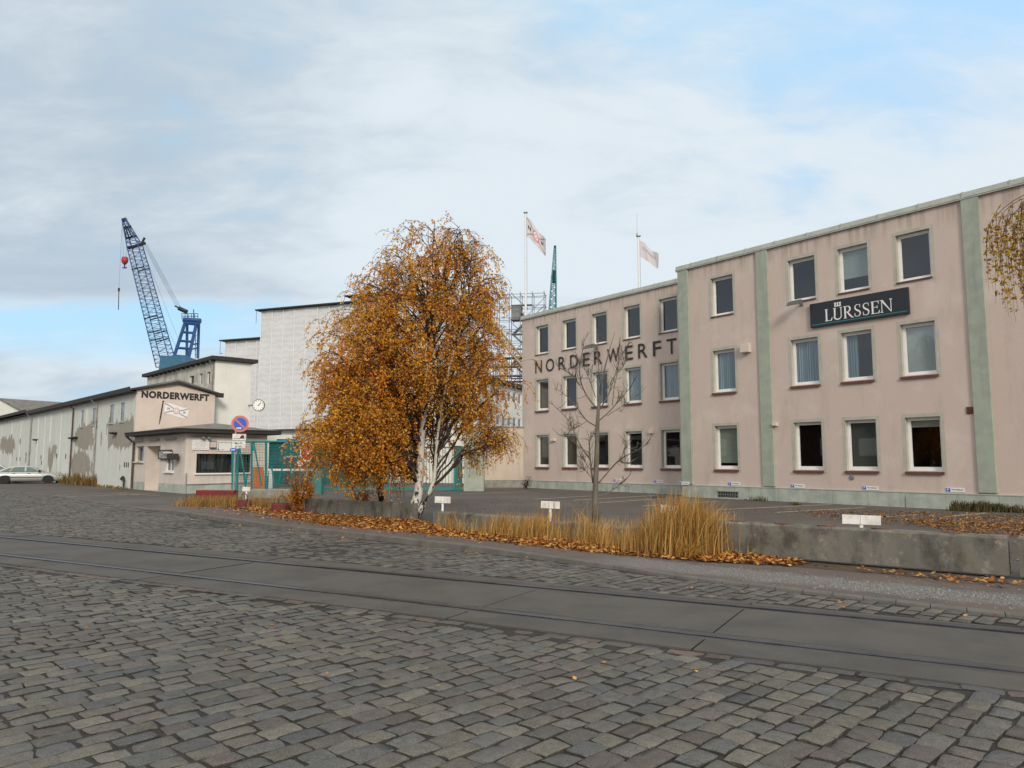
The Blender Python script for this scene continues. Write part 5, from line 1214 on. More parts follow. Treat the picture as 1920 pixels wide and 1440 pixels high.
q = MB(); put_text(q, 'STOP', -.21, .21, zc_-.13, zc_+.13, -.038, .015); q.build('lettering', 'paint_white', t); MB().tube([(0, .01, 0), (0, .01, zc_+.3)], .03, 8).build('post', 'galv', t)
t = pole_sign(561, 925, 33.25, 'small round white sign with red ring fixed to the teal gate mesh', 'sign', 'round_sign')
zc_ = at(561, 869, 33.25)[2]; MB().lathe([(.165, -.02), (.165, -.004)], (0, 0, zc_), 20, 'y').build('rim', 'sign_red_pure', t); MB().lathe([(.12, -.026), (.12, -.0205)], (0, 0, zc_), 20, 'y').build('face', 'paint_white', t)
q = MB(); q.box(-.02, .02, -.03, -.0265, zc_-.07, zc_+.03); q.box(-.05, .05, -.0335, -.0305, zc_+.02, zc_+.05); q.build('symbol', 'lettering_black', t)
q = MB(); q.tube([(0, .03, 0), (0, .03, zc_)], .02, 6); q.build('post', 'teal_paint', t)

# ------------------------------------------------------------------ no parking sign post
PB = G(437, 942)
sp_ = thing('no_parking_sign', 'round blue and red no parking sign with two plates on a grey pole', 'sign', (PB[0], PB[1], 0), R(18))
sc_ = PB[1]*1.0
z = lambda py: at(437, py, PB[1])[2]
MB().tube([(0, .04, 0), (0, .04, z(780))], .036, 10).build('pole', 'galv', sp_)
zc_ = z(794.5); cx_ = .14
MB().lathe([(.305, -.012), (.305, .0)], (cx_, 0, zc_), 40, 'y').build('disc', 'sign_red', sp_)
MB().lathe([(.222, -.018), (.222, -.0125)], (cx_, 0, zc_), 40, 'y').build('field', 'sign_blue', sp_)
q = MB(); q.add([(cx_-.175, -.022, zc_+.135), (cx_-.135, -.022, zc_+.175), (cx_+.175, -.022, zc_-.135), (cx_+.135, -.022, zc_-.175)], [(0, 1, 2, 3)]); q.build('slash', 'sign_red', sp_)
q = MB(); q.add([(cx_-.12, -.026, zc_-.18), (cx_+.0, -.026, zc_-.18), (cx_+.0, -.026, zc_-.14), (cx_-.12, -.026, zc_-.14)], [(0, 1, 2, 3)]); q.add([(cx_, -.026, zc_-.20), (cx_+.06, -.026, zc_-.16), (cx_, -.026, zc_-.12)], [(0, 1, 2)]); q.build('arrow', 'paint_white', sp_)
for nm, y0, y1 in (('tow', 839, 814), ('time', 840, 827)): pass
pw = .235
MB().box(.13-pw, .13+pw, -.012, .0, z(825.5), z(813.5)).build('plate', 'board_white', sp_)
q = MB(); a, b = z(825), z(814); hh = b-a; q.box(-.06, .14, -.0165, -.0125, a+.2*hh, a+.27*hh); q.box(.14, .30, -.0165, -.0125, a+.25*hh, a+.45*hh); q.box(.16, .29, -.0195, -.0168, a+.46*hh, a+.58*hh); q.add([(.18, -.018, a+.58*hh), (.30, -.018, a+.58*hh), (.27, -.018, a+.82*hh), (.20, -.018, a+.82*hh)], [(0, 1, 2, 3)])
q.build('tow_symbol', 'lettering_black', sp_)
MB().box(.115-pw, .115+pw, -.012, .0, z(840), z(827)).build('plate', 'board_white', sp_)
q = MB(); put_text(q, 'Mo-Fr', -.02, .25, z(833), z(829), -.0135, .01); q.build('lettering', 'lettering_black', sp_); q = MB(); put_text(q, '8-18h', .0, .23, z(839), z(835), -.0135, .01); q.build('lettering', 'lettering_black', sp_)
MB().box(-.17, .09, -.05, -.02, z(846), z(841)).build('arrow_plate', 'sign_blue', sp_); q = MB(); q.box(-.14, .0, -.056, -.0505, z(844.3), z(842.7)); q.build('arrow_mark', 'paint_white', sp_)
o = MB().tube([(0, 0, 0), (0, 0, at(443, 842, 28.6)[2])], .05, 10).build('gate_guide_post', 'teal_paint'); g_ = at(443, 936, 28.6); o.location = (g_[0], 28.6, 0); tag(o, 'slim teal steel post standing right behind the no parking pole', 'post')

# ------------------------------------------------------------------ concrete walls, weights, plate signs
def block(name, a, b, h, th, m, label, cat, lift=0.0, group=None, tilt=0.0, rough_=.005):
    a = np.array(a[:2]); b = np.array(b[:2]); d = b-a; L = np.linalg.norm(d); rz = math.atan2(d[1], d[0])
    q = MB(); nx = max(2, int(L/.12)); nz = 5
    rg = np.random.default_rng(int(abs(a[0]*100))+5)
    prof = [(0, lift), (0, h-.03), (.03, h), (th-.03, h), (th, h-.03), (th, lift)]
    vs = []
    for i in range(nx+1):
        for k, p in enumerate(prof):
            j = rg.normal(0, rough_, 2)*(1 if 0 < k < 5 else .5); xo = rg.normal(0, .004); vs.append((L*i/nx+xo, p[0]+j[0], p[1]+j[1]))
    n = len(prof); fs = [(i*n+k, (i+1)*n+k, (i+1)*n+k+1, i*n+k+1) for i in range(nx) for k in range(n-1)] + [(i*n+n-1, (i+1)*n+n-1, (i+1)*n, i*n) for i in range(nx)]
    fs += [tuple(range(n)), tuple(nx*n+k for k in range(n-1, -1, -1))]
    o = q.add(vs, fs).build(name, m); o.location = (a[0], a[1], 0); o.rotation_euler = (tilt, 0, rz); tag(o, label, cat, group); return o
grp = 'concrete barriers along the verge'
bar_ = block('concrete_barrier', G(1341, 1040), G(1893, 1086), .535, .24, 'concrete', 'long weathered concrete barrier in the right foreground with mossy lower edge', 'barrier', .045, grp)
Lb = np.linalg.norm((G(1893, 1086)-G(1341, 1040))[:2]); rp = np.random.default_rng(2)
for f_ in (.09, .27, .43, .62, .85):
    q = MB(); n_ = 9; pl_ = [(f_*Lb+(.13+.03*rp.random())*math.cos(6.283*i/n_), .11+(.07+.03*rp.random())*math.sin(6.283*i/n_)) for i in range(n_)]
    q.add([(x, y, .533) for x, y in pl_]+[(x, y, .548+.006*rp.random()) for x, y in pl_], [tuple(range(n_-1, -1, -1)), tuple(range(n_, 2*n_))]+[(i, (i+1) % n_, (i+1) % n_+n_, i+n_) for i in range(n_)]); q.build('rusty_pad', 'rust_pad', bar_)
block('concrete_barrier', G(1914, 1087), G(2300, 1120), .54, .24, 'concrete', 'concrete barrier cut off by the right picture edge', 'barrier', .04, grp)
block('concrete_barrier', G(571, 961), G(772, 976), .42, .22, 'concrete', 'low concrete barrier left of the birch trunk', 'barrier', 0, grp)
block('concrete_barrier', G(812, 986), G(1000, 1002), .33, .30, 'concrete', 'low concrete barrier just right of the birch trunk, half hidden by grass', 'barrier', 0, grp)
block('concrete_barrier', G(1030, 1004), G(1190, 1020), .28, .3, 'concrete', 'short concrete barrier behind dry grass at the foot of the bare tree', 'barrier', 0, grp)
block('concrete_barrier', G(441, 935), G(545, 934), .36, .25, 'concrete_pale', 'pale concrete barrier below the teal gate', 'barrier', 0, grp)
block('concrete_barrier', G(366, 942), G(437, 943), .44, .3, 'red_paint', 'dark red painted concrete block left of the no parking pole', 'barrier', 0, grp)
def weight(px, py, wpx, label, h):
    p = G(px, py); r_ = wpx/2*p[1]/FPX; t = thing('round_weight', label, 'weight', (p[0], p[1]+r_, 0), 0, 'red round weights on the verge')
    MB().lathe([(r_*.97, 0), (r_, .04), (r_, h-.03), (r_*.97, h)], (0, 0, 0), 28).build('drum', 'red_paint', t); MB().lathe([(r_*.965, h+.002), (r_*.95, h+.015), (r_*.3, h+.02)], (0, 0, 0), 28).build('top', 'dark_trim', t)
    q = MB(); q.tube([(-.085, 0, h), (-.1, 0, h+.11), (-.06, 0, h+.2), (0, 0, h+.225), (.06, 0, h+.2), (.1, 0, h+.11), (.085, 0, h)], .016, 6); q.build('lifting_ring', 'rust_pipe', t)
weight(522, 961, 38, 'larger round red weight with lifting ring on the verge', .25); weight(453, 953, 24, 'smaller round red weight beside the no parking pole', .23)
def plate_sign(px, py, Yd, wpx, hpx, ypost, label, tilt=0.0, rz=0.0):
    p = at(px, py, Yd); t = thing('plate_sign', label, 'sign', (p[0], Yd, 0), rz, 'white bay plates on short posts'); w_ = wpx*Yd/FPX; h_ = hpx*Yd/FPX; zt_ = p[2]; ct, st = math.cos(tilt), math.sin(tilt)
    def rot(x, z_): return (x*ct - z_*st, z_*ct + x*st)
    q = MB(); pl_ = [(*rot(x, z_),) for x, z_ in ((-w_/2, -h_/2), (w_/2, -h_/2), (w_/2, h_/2), (-w_/2, h_/2))]; q.prism([(x, zt_+z_) for x, z_ in pl_], -.012, .006); q.build('plate', 'board_white', t)
    q = MB(); q.box(-.025, .025, .008, .035, -.02, zt_+h_*.45); q.box(-.012, .012, -.022, -.013, zt_-h_/2, zt_+h_/2); q.build('post', 'paint_white', t)
plate_sign(1615, 974.5, 11.9, 66, 17, 990, 'widest white plate sign behind the long foreground barrier', R(-1.5), R(-14))
plate_sign(1256, 955, 17.4, 34, 14, 965, 'white plate sign half hidden behind the tall grass clump', R(-4), R(-5))
plate_sign(1032, 946.5, 18.8, 35, 13, 970, 'white plate sign left of the bare tree', R(-2), R(-4))
plate_sign(830, 937, 19.4, 29, 12, 962, 'white plate sign right of the birch trunk', R(-2), R(4))
plate_sign(563, 925, 23.6, 22, 9, 945, 'white plate sign with dark marks beside the orange sapling', R(-3), R(5)); plate_sign(462, 917, 25.6, 14, 8, 945, 'small white plate sign between the two red weights', R(-3), R(8))

# ------------------------------------------------------------------ parked cars
def car(paint):
    """saloon, nose towards +x, origin on the ground in the middle"""
    t = thing('parked_car', 'x', 'car', (0, 0, 0), 0, 'cars parked by the white hall')
    xs = np.array([-2.39, -2.34, -2.2, -1.7, -1.0, -.2, .55, .95, 1.25, 1.7, 2.1, 2.3, 2.39]); zt_ = np.array([.62, .86, .93, .95, .945, .94, .93, .92, .88, .83, .76, .67, .52]); zb = np.array([.42, .26, .22, .2, .2, .2, .2, .2, .2, .2, .21, .24, .40]); hw_ = np.array([.70, .80, .84, .88, .89, .89, .89, .89, .885, .87, .82, .76, .66])
    X_ = np.linspace(-2.39, 2.39, 60); wheels_ = (-1.30, 1.38); RW = .365
    q = MB(); rows_ = []
    for x in X_:
        t_, b_, h_ = (float(np.interp(x, xs, a)) for a in (zt_, zb, hw_))
        arch = 0
        for wx in wheels_:
            if abs(x-wx) < RW: arch = max(arch, .30+math.sqrt(RW**2-(x-wx)**2))
        b2 = max(b_, arch); mid = b_+(t_-b_)*.62
        rows_.append([(x, -h_+.03, min(b2, mid-.02)), (x, -h_-.0, max(b2+.01, .42)), (x, -h_, max(mid, b2+.02)), (x, -h_+.05, t_-.04), (x, -h_+.14, t_), (x, h_-.14, t_), (x, h_-.05, t_-.04), (x, h_, max(mid, b2+.02)), (x, h_, max(b2+.01, .42)), (x, h_-.03, min(b2, mid-.02))])
    n = 10; vs = [p for r_ in rows_ for p in r_]; fs = [(i*n+k, (i+1)*n+k, (i+1)*n+(k+1) % n, i*n+(k+1) % n) for i in range(len(rows_)-1) for k in range(n)] + [tuple(range(n)), tuple((len(rows_)-1)*n+k for k in range(n-1, -1, -1))]
    q.add(vs, fs); body = q.build('body', paint, t, smooth=True)
    # cabin: belt ring, roof ring
    def ring(xf, xr, hw1, hw2, z_): return [(xr, -hw1, z_), (xf, -hw2, z_), (xf, hw2, z_), (xr, hw1, z_)]
    N_ = 14; q = MB(); sect = []
    prof = [(-1.95, .93), (-1.2, 1.30), (-.85, 1.37), (-.3, 1.405), (.0, 1.395), (.25, 1.355), (1.12, .91)]
    lo_ = [(x, -.80, .93) for x, _ in prof]; hi_ = [(x, -.80+.22*(z_-.93)/.47, z_) for x, z_ in prof]
    m_ = len(prof); vs = [(x, -y, z_) for x, y, z_ in lo_] + [(x, -y, z_) for x, y, z_ in hi_] + lo_ + hi_
    q.add([(x, s_*(.80-.22*(z_-.92)/.48), z_) for s_ in (-1, 1) for x, z_ in prof] + [(x, s_*.80, .90) for s_ in (-1, 1) for x, _ in prof], [(i, i+1, m_+i+1, m_+i) for i in range(m_-1)] + [(2*m_+i, 2*m_+i+1, i+1, i) for i in range(m_-1)] + [(m_+i, m_+i+1, 3*m_+i+1, 3*m_+i) for i in range(m_-1)])
    q.build('cabin', paint, t, smooth=False)
    def yz(z_, o_=.006): return .80-.22*(z_-.92)/.48+o_
    for s_ in (-1, 1):
        for nm, poly in (('side_window', [(-1.02, .97), (-.12, .97), (-.12, 1.33), (-.80, 1.30)]), ('side_window', [(-.02, .97), (.88, .97), (.25, 1.30), (-.02, 1.335)]), ('quarter_window', [(-1.55, .98), (-1.08, .97), (-.88, 1.27), (-1.16, 1.22)])):
            MB().add([(x, s_*yz(z_), z_) for x, z_ in poly], [(0, 1, 2, 3)]).build(nm, 'car_glass', t)
        q = MB(); q.tube([(-1.62, s_*yz(.965, .008), .965), (1.0, s_*yz(.955, .01), .955)], .014, 4); q.box(-1.0, 1.02, s_*.895-.012, s_*.895+.012, .48, .535); q.build('trim', 'car_black', t)
        q = MB(); q.lathe([(.02, 0), (.09, .03), (.09, .12), (.03, .15)], (.82, s_*.90-.07, 1.0), 8, 'y'); q.build('mirror', 'car_black', t)
        for x in (-.85, .08): MB().box(x, x+.17, s_*.90-.012, s_*.90+.012, .80, .83).build('door_handle', 'car_black', t)
        q = MB(); q.box(2.12, 2.32, s_*.66-.09, s_*.66+.09, .60, .72); q.build('headlight', 'chrome', t, bevel=.02); q = MB(); q.box(2.04, 2.15, s_*.775-.05, s_*.775+.05, .60, .71); q.build('indicator', 'lamp_orange', t, bevel=.02)
        MB().box(-2.37, -2.25, s_*.66-.14, s_*.66+.14, .66, .80).build('taillight', 'lamp_orange', t, bevel=.02)
    MB().add([(1.14, -.70, .93), (1.14, .70, .93), (.30, .57, 1.35), (.30, -.57, 1.35)], [(0, 1, 2, 3)]).build('windscreen', 'car_glass', t); MB().add([(-1.92, -.72, .96), (-1.92, .72, .96), (-1.24, .60, 1.29), (-1.24, -.60, 1.29)], [(0, 1, 2, 3)]).build('rear_window', 'car_glass', t)
    q = MB(); q.box(2.28, 2.44, -.72, .72, .34, .52); q.build('bumper', 'car_black', t, bevel=.03); q = MB(); q.box(-2.45, -2.30, -.74, .74, .34, .54); q.build('bumper', 'car_black', t, bevel=.03)
    q = MB(); q.box(-1.9, 1.95, -.78, .78, .16, .3); q.build('underbody', 'car_black', t)
    for wx in wheels_:
        for s_ in (-1, 1):
            q = MB(); q.lathe([(.2, -.10), (.31, -.10), (.32, -.07), (.32, .07), (.31, .10), (.2, .10)], (wx, s_*.79, .32), 24, 'y'); wh = q.build('wheel', 'tyre', t, smooth=False); MB().lathe([(.04, -.085*1), (.2, -.075), (.205, .075), (.04, .085)], (wx, s_*.79, .32), 16, 'y').build('rim', 'metal_grey', wh)
    return t
cf, crr = G(88, 906.5), G(7, 907.5); d_ = (cf-crr)[:2]; rzc = math.atan2(d_[1], d_[0])
mid_c = (cf+crr)[:2]/2; sc1 = np.linalg.norm(d_)/2.68; nrm = np.array([-math.sin(rzc), math.cos(rzc)])
c1_ = car('car_silver'); P = mid_c + nrm*.85*sc1; c1_.location = (P[0], P[1], 0); c1_.rotation_euler = (0, 0, rzc); c1_.scale = (sc1, sc1, sc1*.93); c1_['label'] = 'silver four door saloon parked nose in by the white hall'
c2_ = car('car_white'); P = mid_c + nrm*(.85*sc1+2.6) - np.array([math.cos(rzc), math.sin(rzc)])*1.95; c2_.location = (P[0], P[1], 0); c2_.rotation_euler = (0, 0, rzc); c2_.scale = (sc1, sc1, sc1*1.0); c2_['label'] = 'pale car mostly hidden behind the silver saloon at the left edge'

# ------------------------------------------------------------------ trees and plants
LEAF_COL = np.array([(.88, .45, .05), (.80, .37, .035), (.62, .25, .025), (.90, .56, .10), (.44, .16, .018), (.50, .33, .05)])
def leaf_quads(C, size, r, hang=.6, cols=None):
    """one small pointed four sided leaf at every centre"""
    n = len(C); a = r.uniform(0, 2*math.pi, n); tilt = r.normal(0, .75, n)
    ax = np.stack([np.cos(a)*np.cos(tilt), np.sin(a)*np.cos(tilt), -np.abs(np.sin(tilt))*hang-.25], 1); ax /= np.linalg.norm(ax, axis=1)[:, None]
    rv = r.normal(0, 1, (n, 3)); sd = np.cross(ax, rv); sd /= np.linalg.norm(sd, axis=1)[:, None]
    s = (size*r.uniform(.7, 1.3, n))[:, None]
    V = np.stack([C, C+ax*s*.5+sd*s*.36, C+ax*s, C+ax*s*.45-sd*s*.36], 1).reshape(-1, 3)
    F = np.arange(4*n).reshape(-1, 4); return V, F
def bez(a, b, c, n): t = np.linspace(0, 1, n)[:, None]; return a*(1-t)**2 + 2*b*t*(1-t) + c*t*t
def twig_tubes(list_, name, m, parent, n=3):
    V = []; F = []; o = 0
    for pts, r0, r1 in list_:
        pts = np.asarray(pts); k = len(pts); rr = np.linspace(r0, r1, k); d = np.gradient(pts, axis=0); d /= np.maximum(np.linalg.norm(d, axis=1), 1e-6)[:, None]
        ref = np.array([.31, .52, .79]); u = np.cross(d, ref); u /= np.maximum(np.linalg.norm(u, axis=1), 1e-6)[:, None]; w_ = np.cross(d, u)
        for j in range(n): a = 2*math.pi*j/n; V.append(pts + rr[:, None]*(math.cos(a)*u+math.sin(a)*w_))
        for j in range(n):
            j2 = (j+1) % n; i = np.arange(k-1); F.append(np.stack([o+j*k+i, o+j2*k+i, o+j2*k+i+1, o+j*k+i+1], 1))
        o += n*k
    return raw(name, np.concatenate(V), np.concatenate(F), None, m, parent, smooth=True)

def birch():
    r = np.random.default_rng(21); base = G(778, 972); Yb = base[1]; k = Yb/FPX
    t = thing('birch_tree', 'large weeping birch with golden orange autumn leaves in front of the gate', 'tree', (base[0], base[1], 0))
    def px(x, y, dy=0.0): p = at(x, y, Yb+dy); return np.array([p[0]-base[0], p[1]-base[1], p[2]])
    # trunks
    T1 = np.array([px(774, 974), px(776, 955), px(784, 925), px(788, 880), px(791, 820), px(797, 740, .1), px(806, 660, .15), px(818, 580, .2), px(834, 500, .2), px(848, 436, .2)])
    T2 = np.array([px(779, 974, -.1), px(792, 948, -.15), px(806, 925, -.2), px(814, 900, -.2), px(818, 850, -.25), px(826, 770, -.4), px(842, 690, -.5), px(868, 600, -.5), px(884, 530, -.5)])
    T3 = np.array([px(716, 944, 1.0), px(712, 915, 1.0), px(714, 870, .9), px(722, 800, .8), px(720, 720, .7), px(706, 640, .6), px(690, 590, .5)])
    T4 = np.array([px(815, 908, -.2), px(826, 900, -.25), px(845, 880, -.4), px(862, 855, -.5), px(882, 845, -.6), px(915, 838, -.7), px(948, 822, -.7)])
    q = MB(); q.tube(T1, [.19, .165, .125, .10, .09, .08, .065, .05, .03, .012], 10); q.tube(T2, [.11, .085, .062, .052, .045, .036, .028, .018, .008], 8); q.tube(T3, [.085, .08, .07, .06, .05, .035, .015], 8)
    q.build('trunk', 'bark_birch', t, smooth=True)
    # crown outline (photo left/right edges by height), turned into a round volume
    YS = np.array([424, 450, 480, 520, 560, 600, 650, 700, 760, 800, 850, 890, 925, 948]); XLp = np.array([800, 768, 738, 705, 668, 640, 610, 608, 588, 580, 585, 598, 635, 690]); XRp = np.array([862, 885, 905, 930, 928, 925, 938, 946, 940, 925, 900, 800, 770, 760])
    Zs = np.array([px(780, y)[2] for y in YS])[::-1]; XLm = np.array([px(x, y)[0] for x, y in zip(XLp, YS)])[::-1]; XRm = np.array([px(x, y)[0] for x, y in zip(XRp, YS)])[::-1]
    def env(z): a, b = np.interp(z, Zs, XLm), np.interp(z, Zs, XRm); return (a+b)/2, (b-a)/2
    limbs = []; twigs = []; leaves = []; lcol = []
    def trunk_at(T, z): return np.array([np.interp(z, T[:, 2], T[:, c]) for c in (0, 1)]+[z])
    def add_spray(p, d, L, dens, tone):
        """a fine hanging twig with leaves along it"""
        n = 6; dv = np.array(d, float); pts = [np.array(p, float)]
        for i in range(n): dv = dv*.72 + np.array([0, 0, -.34]) + r.normal(0, .07, 3); dv /= max(np.linalg.norm(dv), .2); pts.append(pts[-1]+dv*L/n)
        pts = np.array(pts); pts[:, 2] = np.maximum(pts[:, 2], .1); twigs.append((pts, .006, .0025))
        m = max(3, int(L*dens)); tt = r.uniform(.08, 1, m)*(n-.001); i0 = tt.astype(int); C = pts[i0]+(pts[i0+1]-pts[i0])*(tt-i0)[:, None]+r.normal(0, .035, (m, 3)); leaves.append(C)
        base_i = r.choice(6, m, p=[.3, .22, .16, .14, .08, .10]); c = LEAF_COL[base_i]*r.uniform(.75, 1.2, (m, 1)); c = c*tone; lcol.append(c)
    def add_limb(S, E, rad, nsub, dens, lenm, rise=.5):
        mid = S*.5+E*.5; mid[2] += rise*np.linalg.norm(E-S)*.35; mid[:2] = S[:2]*.4+E[:2]*.6
        pts = bez(S, mid, E, 12); pts[1:-1] += r.normal(0, .03, (10, 3)); limbs.append((pts, rad, .008)); out_ = E-S; out_[2] = 0; out_ /= max(np.linalg.norm(out_), .1); tone = np.array([1, r.uniform(.88, 1.1), 1])*r.uniform(.98, 1.22)
        for k_ in range(nsub):
            u = r.uniform(.30, 1.0); i0 = min(10, int(u*11)); p = pts[i0]+(pts[i0+1]-pts[i0])*(u*11-i0)
            a = r.normal(0, .8); dr = np.array([out_[0]*math.cos(a)-out_[1]*math.sin(a), out_[0]*math.sin(a)+out_[1]*math.cos(a), r.uniform(-.1, .7)]); Ls = r.uniform(.25, .75)
            sb = bez(p, p+dr*Ls*.6+np.array([0, 0, .12]), p+dr*Ls+np.array([0, 0, -.1]), 6); limbs.append((sb, rad*.35, .004))
            for j in range(3):
                q_ = sb[r.integers(2, 6)]; add_spray(q_, dr*.6+r.normal(0, .35, 3), r.uniform(.25, .8)*lenm, dens, tone)
    for i in range(205):                                            # limbs from the two main stems
        z = np.interp(r.random(), [0, .15, .5, .83, 1], [1.7, 2.5, 4.2, 5.9, 7.7]); c_, h_ = env(z)
        a = r.uniform(0, 2*math.pi); f = r.uniform(.35, 1.0)**.7; E_ = np.array([c_+h_*f*math.cos(a), .88*h_*f*math.sin(a), z+.1])
        if E_[0] > .12 and z < 2.75 and r.random() < .85: continue
        if E_[1] < .25 and abs(E_[0]-.2) < .5 and z < 4.0 and r.random() < .6: continue       # thin window round the stems, lower right
        S = trunk_at(T1 if (E_[0] < c_+.2 or r.random() < .3) else T2, max(.9, z-r.uniform(.5, 1.5)-.35*f*h_)); add_limb(S, E_, .03, 9, 29 if z < 5.6 else 24, 1.0)
    for i in range(52):                                             # weeping curtain at the lower left, from the third stem
        x = r.uniform(588, 760); y = r.uniform(680, 900); E_ = px(max(x, 606-max(0, (y-680))*.1), y, r.uniform(-1.1, 1.3)); S = trunk_at(T3 if r.random() < .7 else T1, max(1.2, E_[2]+r.uniform(-.2, .7))); add_limb(S, E_, .02, 9, 31, 1.3, .4)
    for i in range(10): E_ = px(r.uniform(690, 770), r.uniform(890, 915), r.uniform(-.4, 1)); add_limb(trunk_at(T3, 1.6), E_, .012, 6, 16, .9, .3)
    for i in range(12):                                             # the low right limb
        E_ = px(r.uniform(880, 950), r.uniform(800, 858), r.uniform(-1.1, .1)); S = T4[r.integers(2, 6)]; add_limb(S.copy(), E_, .014, 6, 13, .8, .25)
    for x, y, dy in ((885, 450, .3), (745, 438, 0), (862, 424, .2), (945, 520, -.3), (740, 480, .2), (905, 470, -.3), (650, 545, 0), (700, 505, .1), (590, 690, .2), (575, 790, .2), (960, 690, -.3), (800, 440, 0)):
        E_ = px(x, y, dy); c_ = trunk_at(T1, max(2, E_[2]-1.5)); add_limb(c_, E_, .018, 4, 9, .6, .75)
    twig_tubes(limbs, 'limb', 'twig', t, 4); twig_tubes(twigs, 'twig', 'twig', t, 3)
    twig_tubes([(T4, .05, .012)], 'limb', 'twig', t, 6)
    C = np.concatenate(leaves); cc = np.concatenate(lcol); keep = C[:, 2] > .12; C = C[keep]; cc = cc[keep]
    V, F = leaf_quads(C, .062, r); raw('crown', V, F, cc, 'leaf', t); print('birch leaves', len(C)); return t
birch()

def bare_tree():
    r = np.random.default_rng(5); base = G(1117, 980); Yb = base[1]
    t = thing('bare_tree', 'young leafless tree with upward forking grey branches in front of the pink facade', 'tree', (base[0], base[1], 0))
    def px(x, y, dy=0.0): p = at(x, y, Yb+dy); return np.array([p[0]-base[0], p[1]-base[1], p[2]])
    TR = np.array([px(1116, 982), px(1116, 940), px(1117, 900), px(1119, 850), px(1120, 800), px(1122, 765), px(1127, 720, .1), px(1134, 690, .1), px(1143, 655, .1), px(1153, 622, .1)])
    q = MB(); q.tube(TR, [.10, .075, .066, .06, .052, .04, .028, .02, .012, .005], 10); q.build('trunk', 'bark_grey', t, smooth=True)
    B = [([(1112, 905), (1107, 870), (1105, 830), (1108, 815)], .04), ([(1106, 860), (1090, 840), (1072, 800), (1060, 780), (1036, 758)], .03), ([(1121, 768), (1105, 750), (1090, 725), (1085, 690), (1092, 660), (1095, 640)], .03), ([(1120, 800), (1100, 790), (1080, 762), (1060, 740), (1044, 730)], .022),
         ([(1088, 722), (1070, 700), (1055, 692), (1048, 690)], .016), ([(1122, 770), (1140, 745), (1150, 715), (1160, 680), (1172, 652), (1185, 640)], .026), ([(1125, 760), (1128, 735), (1123, 700), (1120, 660), (1121, 630)], .024), ([(1122, 790), (1145, 770), (1165, 745), (1184, 725), (1190, 710)], .024),
         ([(1123, 905), (1140, 885), (1160, 862), (1178, 852), (1200, 842), (1212, 832)], .03), ([(1160, 862), (1168, 868), (1178, 870)], .01), ([(1121, 930), (1140, 925), (1160, 910), (1176, 896)], .016), ([(1148, 760), (1152, 720), (1158, 700), (1160, 672), (1161, 655)], .018), ([(1107, 850), (1085, 838), (1070, 820), (1054, 818)], .014),
         ([(1100, 790), (1085, 800), (1074, 806)], .01), ([(1135, 735), (1152, 705), (1166, 690), (1178, 668)], .016), ([(1106, 880), (1094, 862), (1090, 858)], .01), ([(1108, 895), (1098, 882), (1088, 878)], .01), ([(1092, 730), (1080, 715), (1078, 690), (1082, 668)], .013), ([(1117, 745), (1106, 715), (1098, 695)], .015), ([(1138, 780), (1160, 765), (1178, 755), (1193, 740)], .013), ([(1170, 858), (1172, 838), (1174, 825)], .01)]
    br = []; tw = []
    for pts, r0 in B:
        y0 = r.uniform(-.2, .2); P_ = np.array([px(x, y, y0+(i*r.normal(0, .16) if i else 0)) for i, (x, y) in enumerate(pts)]); n = 12; s = np.linspace(0, len(P_)-1, n); P2 = np.stack([np.interp(s, np.arange(len(P_)), P_[:, c]) for c in range(3)], 1); P2[1:-1] = (P2[:-2]+P2[1:-1]*2+P2[2:])/4; br.append((P2, r0*.72, .005))
        for j in range(15):
            i0 = r.integers(3, n); p = P2[i0]; d = P2[i0]-P2[i0-1]; d /= np.linalg.norm(d); e = r.normal(0, .55, 3)+d*.7+np.array([0, 0, .35]); e /= np.linalg.norm(e); L = r.uniform(.08, .38); tw.append((np.array([p, p+e*L*.5, p+e*L+np.array([0, 0, L*.2])]), .009, .004)); 
            if r.random() < .5: p2 = p+e*L*.5; e2 = e+r.normal(0, .6, 3); tw.append((np.array([p2, p2+e2*.06, p2+e2*.12]), .006, .0035))
    twig_tubes(br, 'branch', 'bark_grey', t, 6); twig_tubes(tw, 'twig', 'bark_grey', t, 4)
bare_tree()

